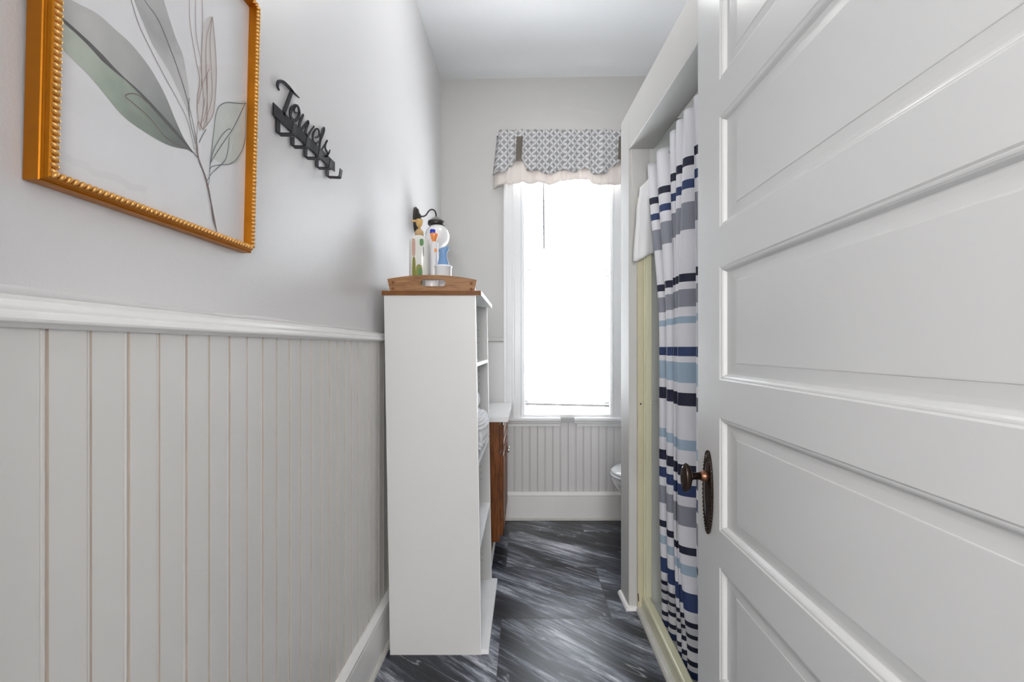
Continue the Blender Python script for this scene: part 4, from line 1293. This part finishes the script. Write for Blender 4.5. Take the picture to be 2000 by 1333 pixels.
# ------------------------------------------------------------------ vanity
vn = empty('vanity_cabinet', (-0.36, 2.77, 0), 'orange oak vanity cabinet with a white top between bookcase and window', 'vanity')
VY0, VY1 = 2.44, 3.072
VXF = -0.140
VX0 = -0.545
mb = MB()
mb.box(VX0, VXF, VY0, VY1, 0.13, 0.807).box(VX0, VXF-0.055, VY0+0.0, VY1, 0.0, 0.13)
mb.build('cabinet_body', M['oak'], vn, bevel=0.001)
MB().extr(shoe_prof(0.0, 0.012), lambda a, b: (VXF-0.055+b, VY0-0.0, a), lambda a, b: (VXF-0.055+b, VY1, a)).extr(
    shoe_prof(0.0, 0.012), lambda a, b: (VX0, VY0-b, a), lambda a, b: (VXF-0.043, VY0-b, a)).build('shoe_moulding', M['trim'], vn)
def raised(mb, y0, y1, z0, z1, x, t=0.019):
    pr = [(0, 0), (0, t-0.004), (0.004, t), (0.030, t), (0.034, t-0.006), (0.040, t-0.007), (0.060, t-0.001), (0.062, t)]
    rs = []
    for e, d in pr:
        e2 = min(e, (z1-z0)/2-0.004)
        rs.append([(x+d, y0+e, z0+e2), (x+d, y1-e, z0+e2), (x+d, y1-e, z1-e2), (x+d, y0+e, z1-e2)])
    mb.rings(rs, smooth=False)
for y0, y1 in ((VY0+0.03, VY0+0.305), (VY0+0.325, VY1-0.03)):
    mb = MB(); raised(mb, y0, y1, 0.155, 0.610, VXF); d_ = mb.build('cabinet_door', M['oak'], vn)
    ky = y0+0.03 if y0 > VY0+0.1 else y1-0.03
    MB().lathe([(0.006, 0.0), (0.005, 0.010), (0.012, 0.014), (0.013, 0.020), (0.009, 0.024), (0.0001, 0.025)], (VXF+0.019, ky, 0.578), 'x', 20).build('door_knob', M['nickel'], d_)
mb = MB(); raised(mb, VY0+0.03, VY1-0.03, 0.635, 0.785, VXF); mb.build('false_drawer_front', M['oak'], vn)
# top with integral oval basin
mb = MB()
tx0, tx1, ty0, ty1, tz0, tz1 = VX0-0.006, -0.093, VY0-0.020, VY1+0.012, 0.807, 0.832
bxc, byc, brx, bry = (-0.345, 2.78, 0.120, 0.20)
n_ = 64
angs = [2*pi*i/n_ for i in range(n_)]
def rect_ray(a):
    dx, dy = cos(a), sin(a)
    t = 9
    for lim, d, c0 in ((tx1, dx, bxc), (tx0, dx, bxc), (ty1, dy, byc), (ty0, dy, byc)):
        if abs(d) > 1e-9:
            tt = (lim-c0)/d
            if tt > 0: t = min(t, tt)
    return (bxc+dx*t, byc+dy*t)
angs = sorted(angs + [math.atan2(y-byc, x-bxc) % (2*pi) for x in (tx0, tx1) for y in (ty0, ty1)])
R_ = [rect_ray(a) for a in angs]
E = lambda k, z: [(bxc+brx*k*cos(a), byc+bry*k*sin(a), z) for a in angs]
mb.rings([[(x, y, tz0) for x, y in R_], [(x, y, tz1) for x, y in R_], E(1.0, tz1), E(0.97, tz1-0.006), E(0.85, tz1-0.06), E(0.55, tz1-0.11), E(0.12, tz1-0.125)], smooth=False, cap0=False)
mb.build('sink_top', M['cultured'], vn)

# ------------------------------------------------------------------ toilet (only the nose of the bowl shows past the partition)
tl = empty('toilet', (0.90, 2.80, 0), 'white porcelain toilet, its bowl nose showing past the shower partition', 'toilet')
ty = 2.80
def oval(x0, x1, hw, z, n=48, sq=2.2):
    cx = (x0+x1)/2; rx = (x1-x0)/2
    out = []
    for k in range(n):
        a = 2*pi*k/n; ca, sa = cos(a), sin(a)
        f = 1.0 if ca > 0 else 1.0
        out.append((cx+rx*math.copysign(abs(ca)**(2/sq), ca), ty+hw*math.copysign(abs(sa)**(2/2.1), sa), z))
    return out
mb = MB()
mb.rings([oval(0.72, 1.16, 0.115, 0.0), oval(0.72, 1.16, 0.115, 0.03), oval(0.75, 1.12, 0.095, 0.12), oval(0.70, 1.10, 0.115, 0.21), oval(0.62, 1.06, 0.155, 0.28),
          oval(0.568, 1.05, 0.180, 0.35), oval(0.558, 1.05, 0.187, 0.385), oval(0.562, 1.05, 0.185, 0.395)])
mb.build('bowl', M['porcelain'], tl)
mb = MB(); mb.rings([oval(0.556, 1.03, 0.190, 0.396), oval(0.552, 1.03, 0.192, 0.401), oval(0.552, 1.03, 0.192, 0.412), oval(0.556, 1.03, 0.190, 0.416)]); mb.build('seat', M['porcelain'], tl)
mb = MB(); mb.rings([oval(0.560, 1.03, 0.186, 0.417), oval(0.556, 1.03, 0.190, 0.421), oval(0.558, 1.03, 0.189, 0.431), oval(0.575, 1.02, 0.175, 0.440), oval(0.65, 0.98, 0.11, 0.444)]); mb.build('lid', M['porcelain'], tl)
mb = MB(); mb.box(1.08, 1.275, ty-0.22, ty+0.22, 0.37, 0.74); mb.box(1.00, 1.20, ty-0.10, ty+0.10, 0.25, 0.385); mb.build('tank', M['porcelain'], tl, bevel=0.02)
mb = MB(); mb.box(1.07, 1.285, ty-0.23, ty+0.23, 0.74, 0.775); mb.build('tank_lid', M['porcelain'], tl, bevel=0.01)
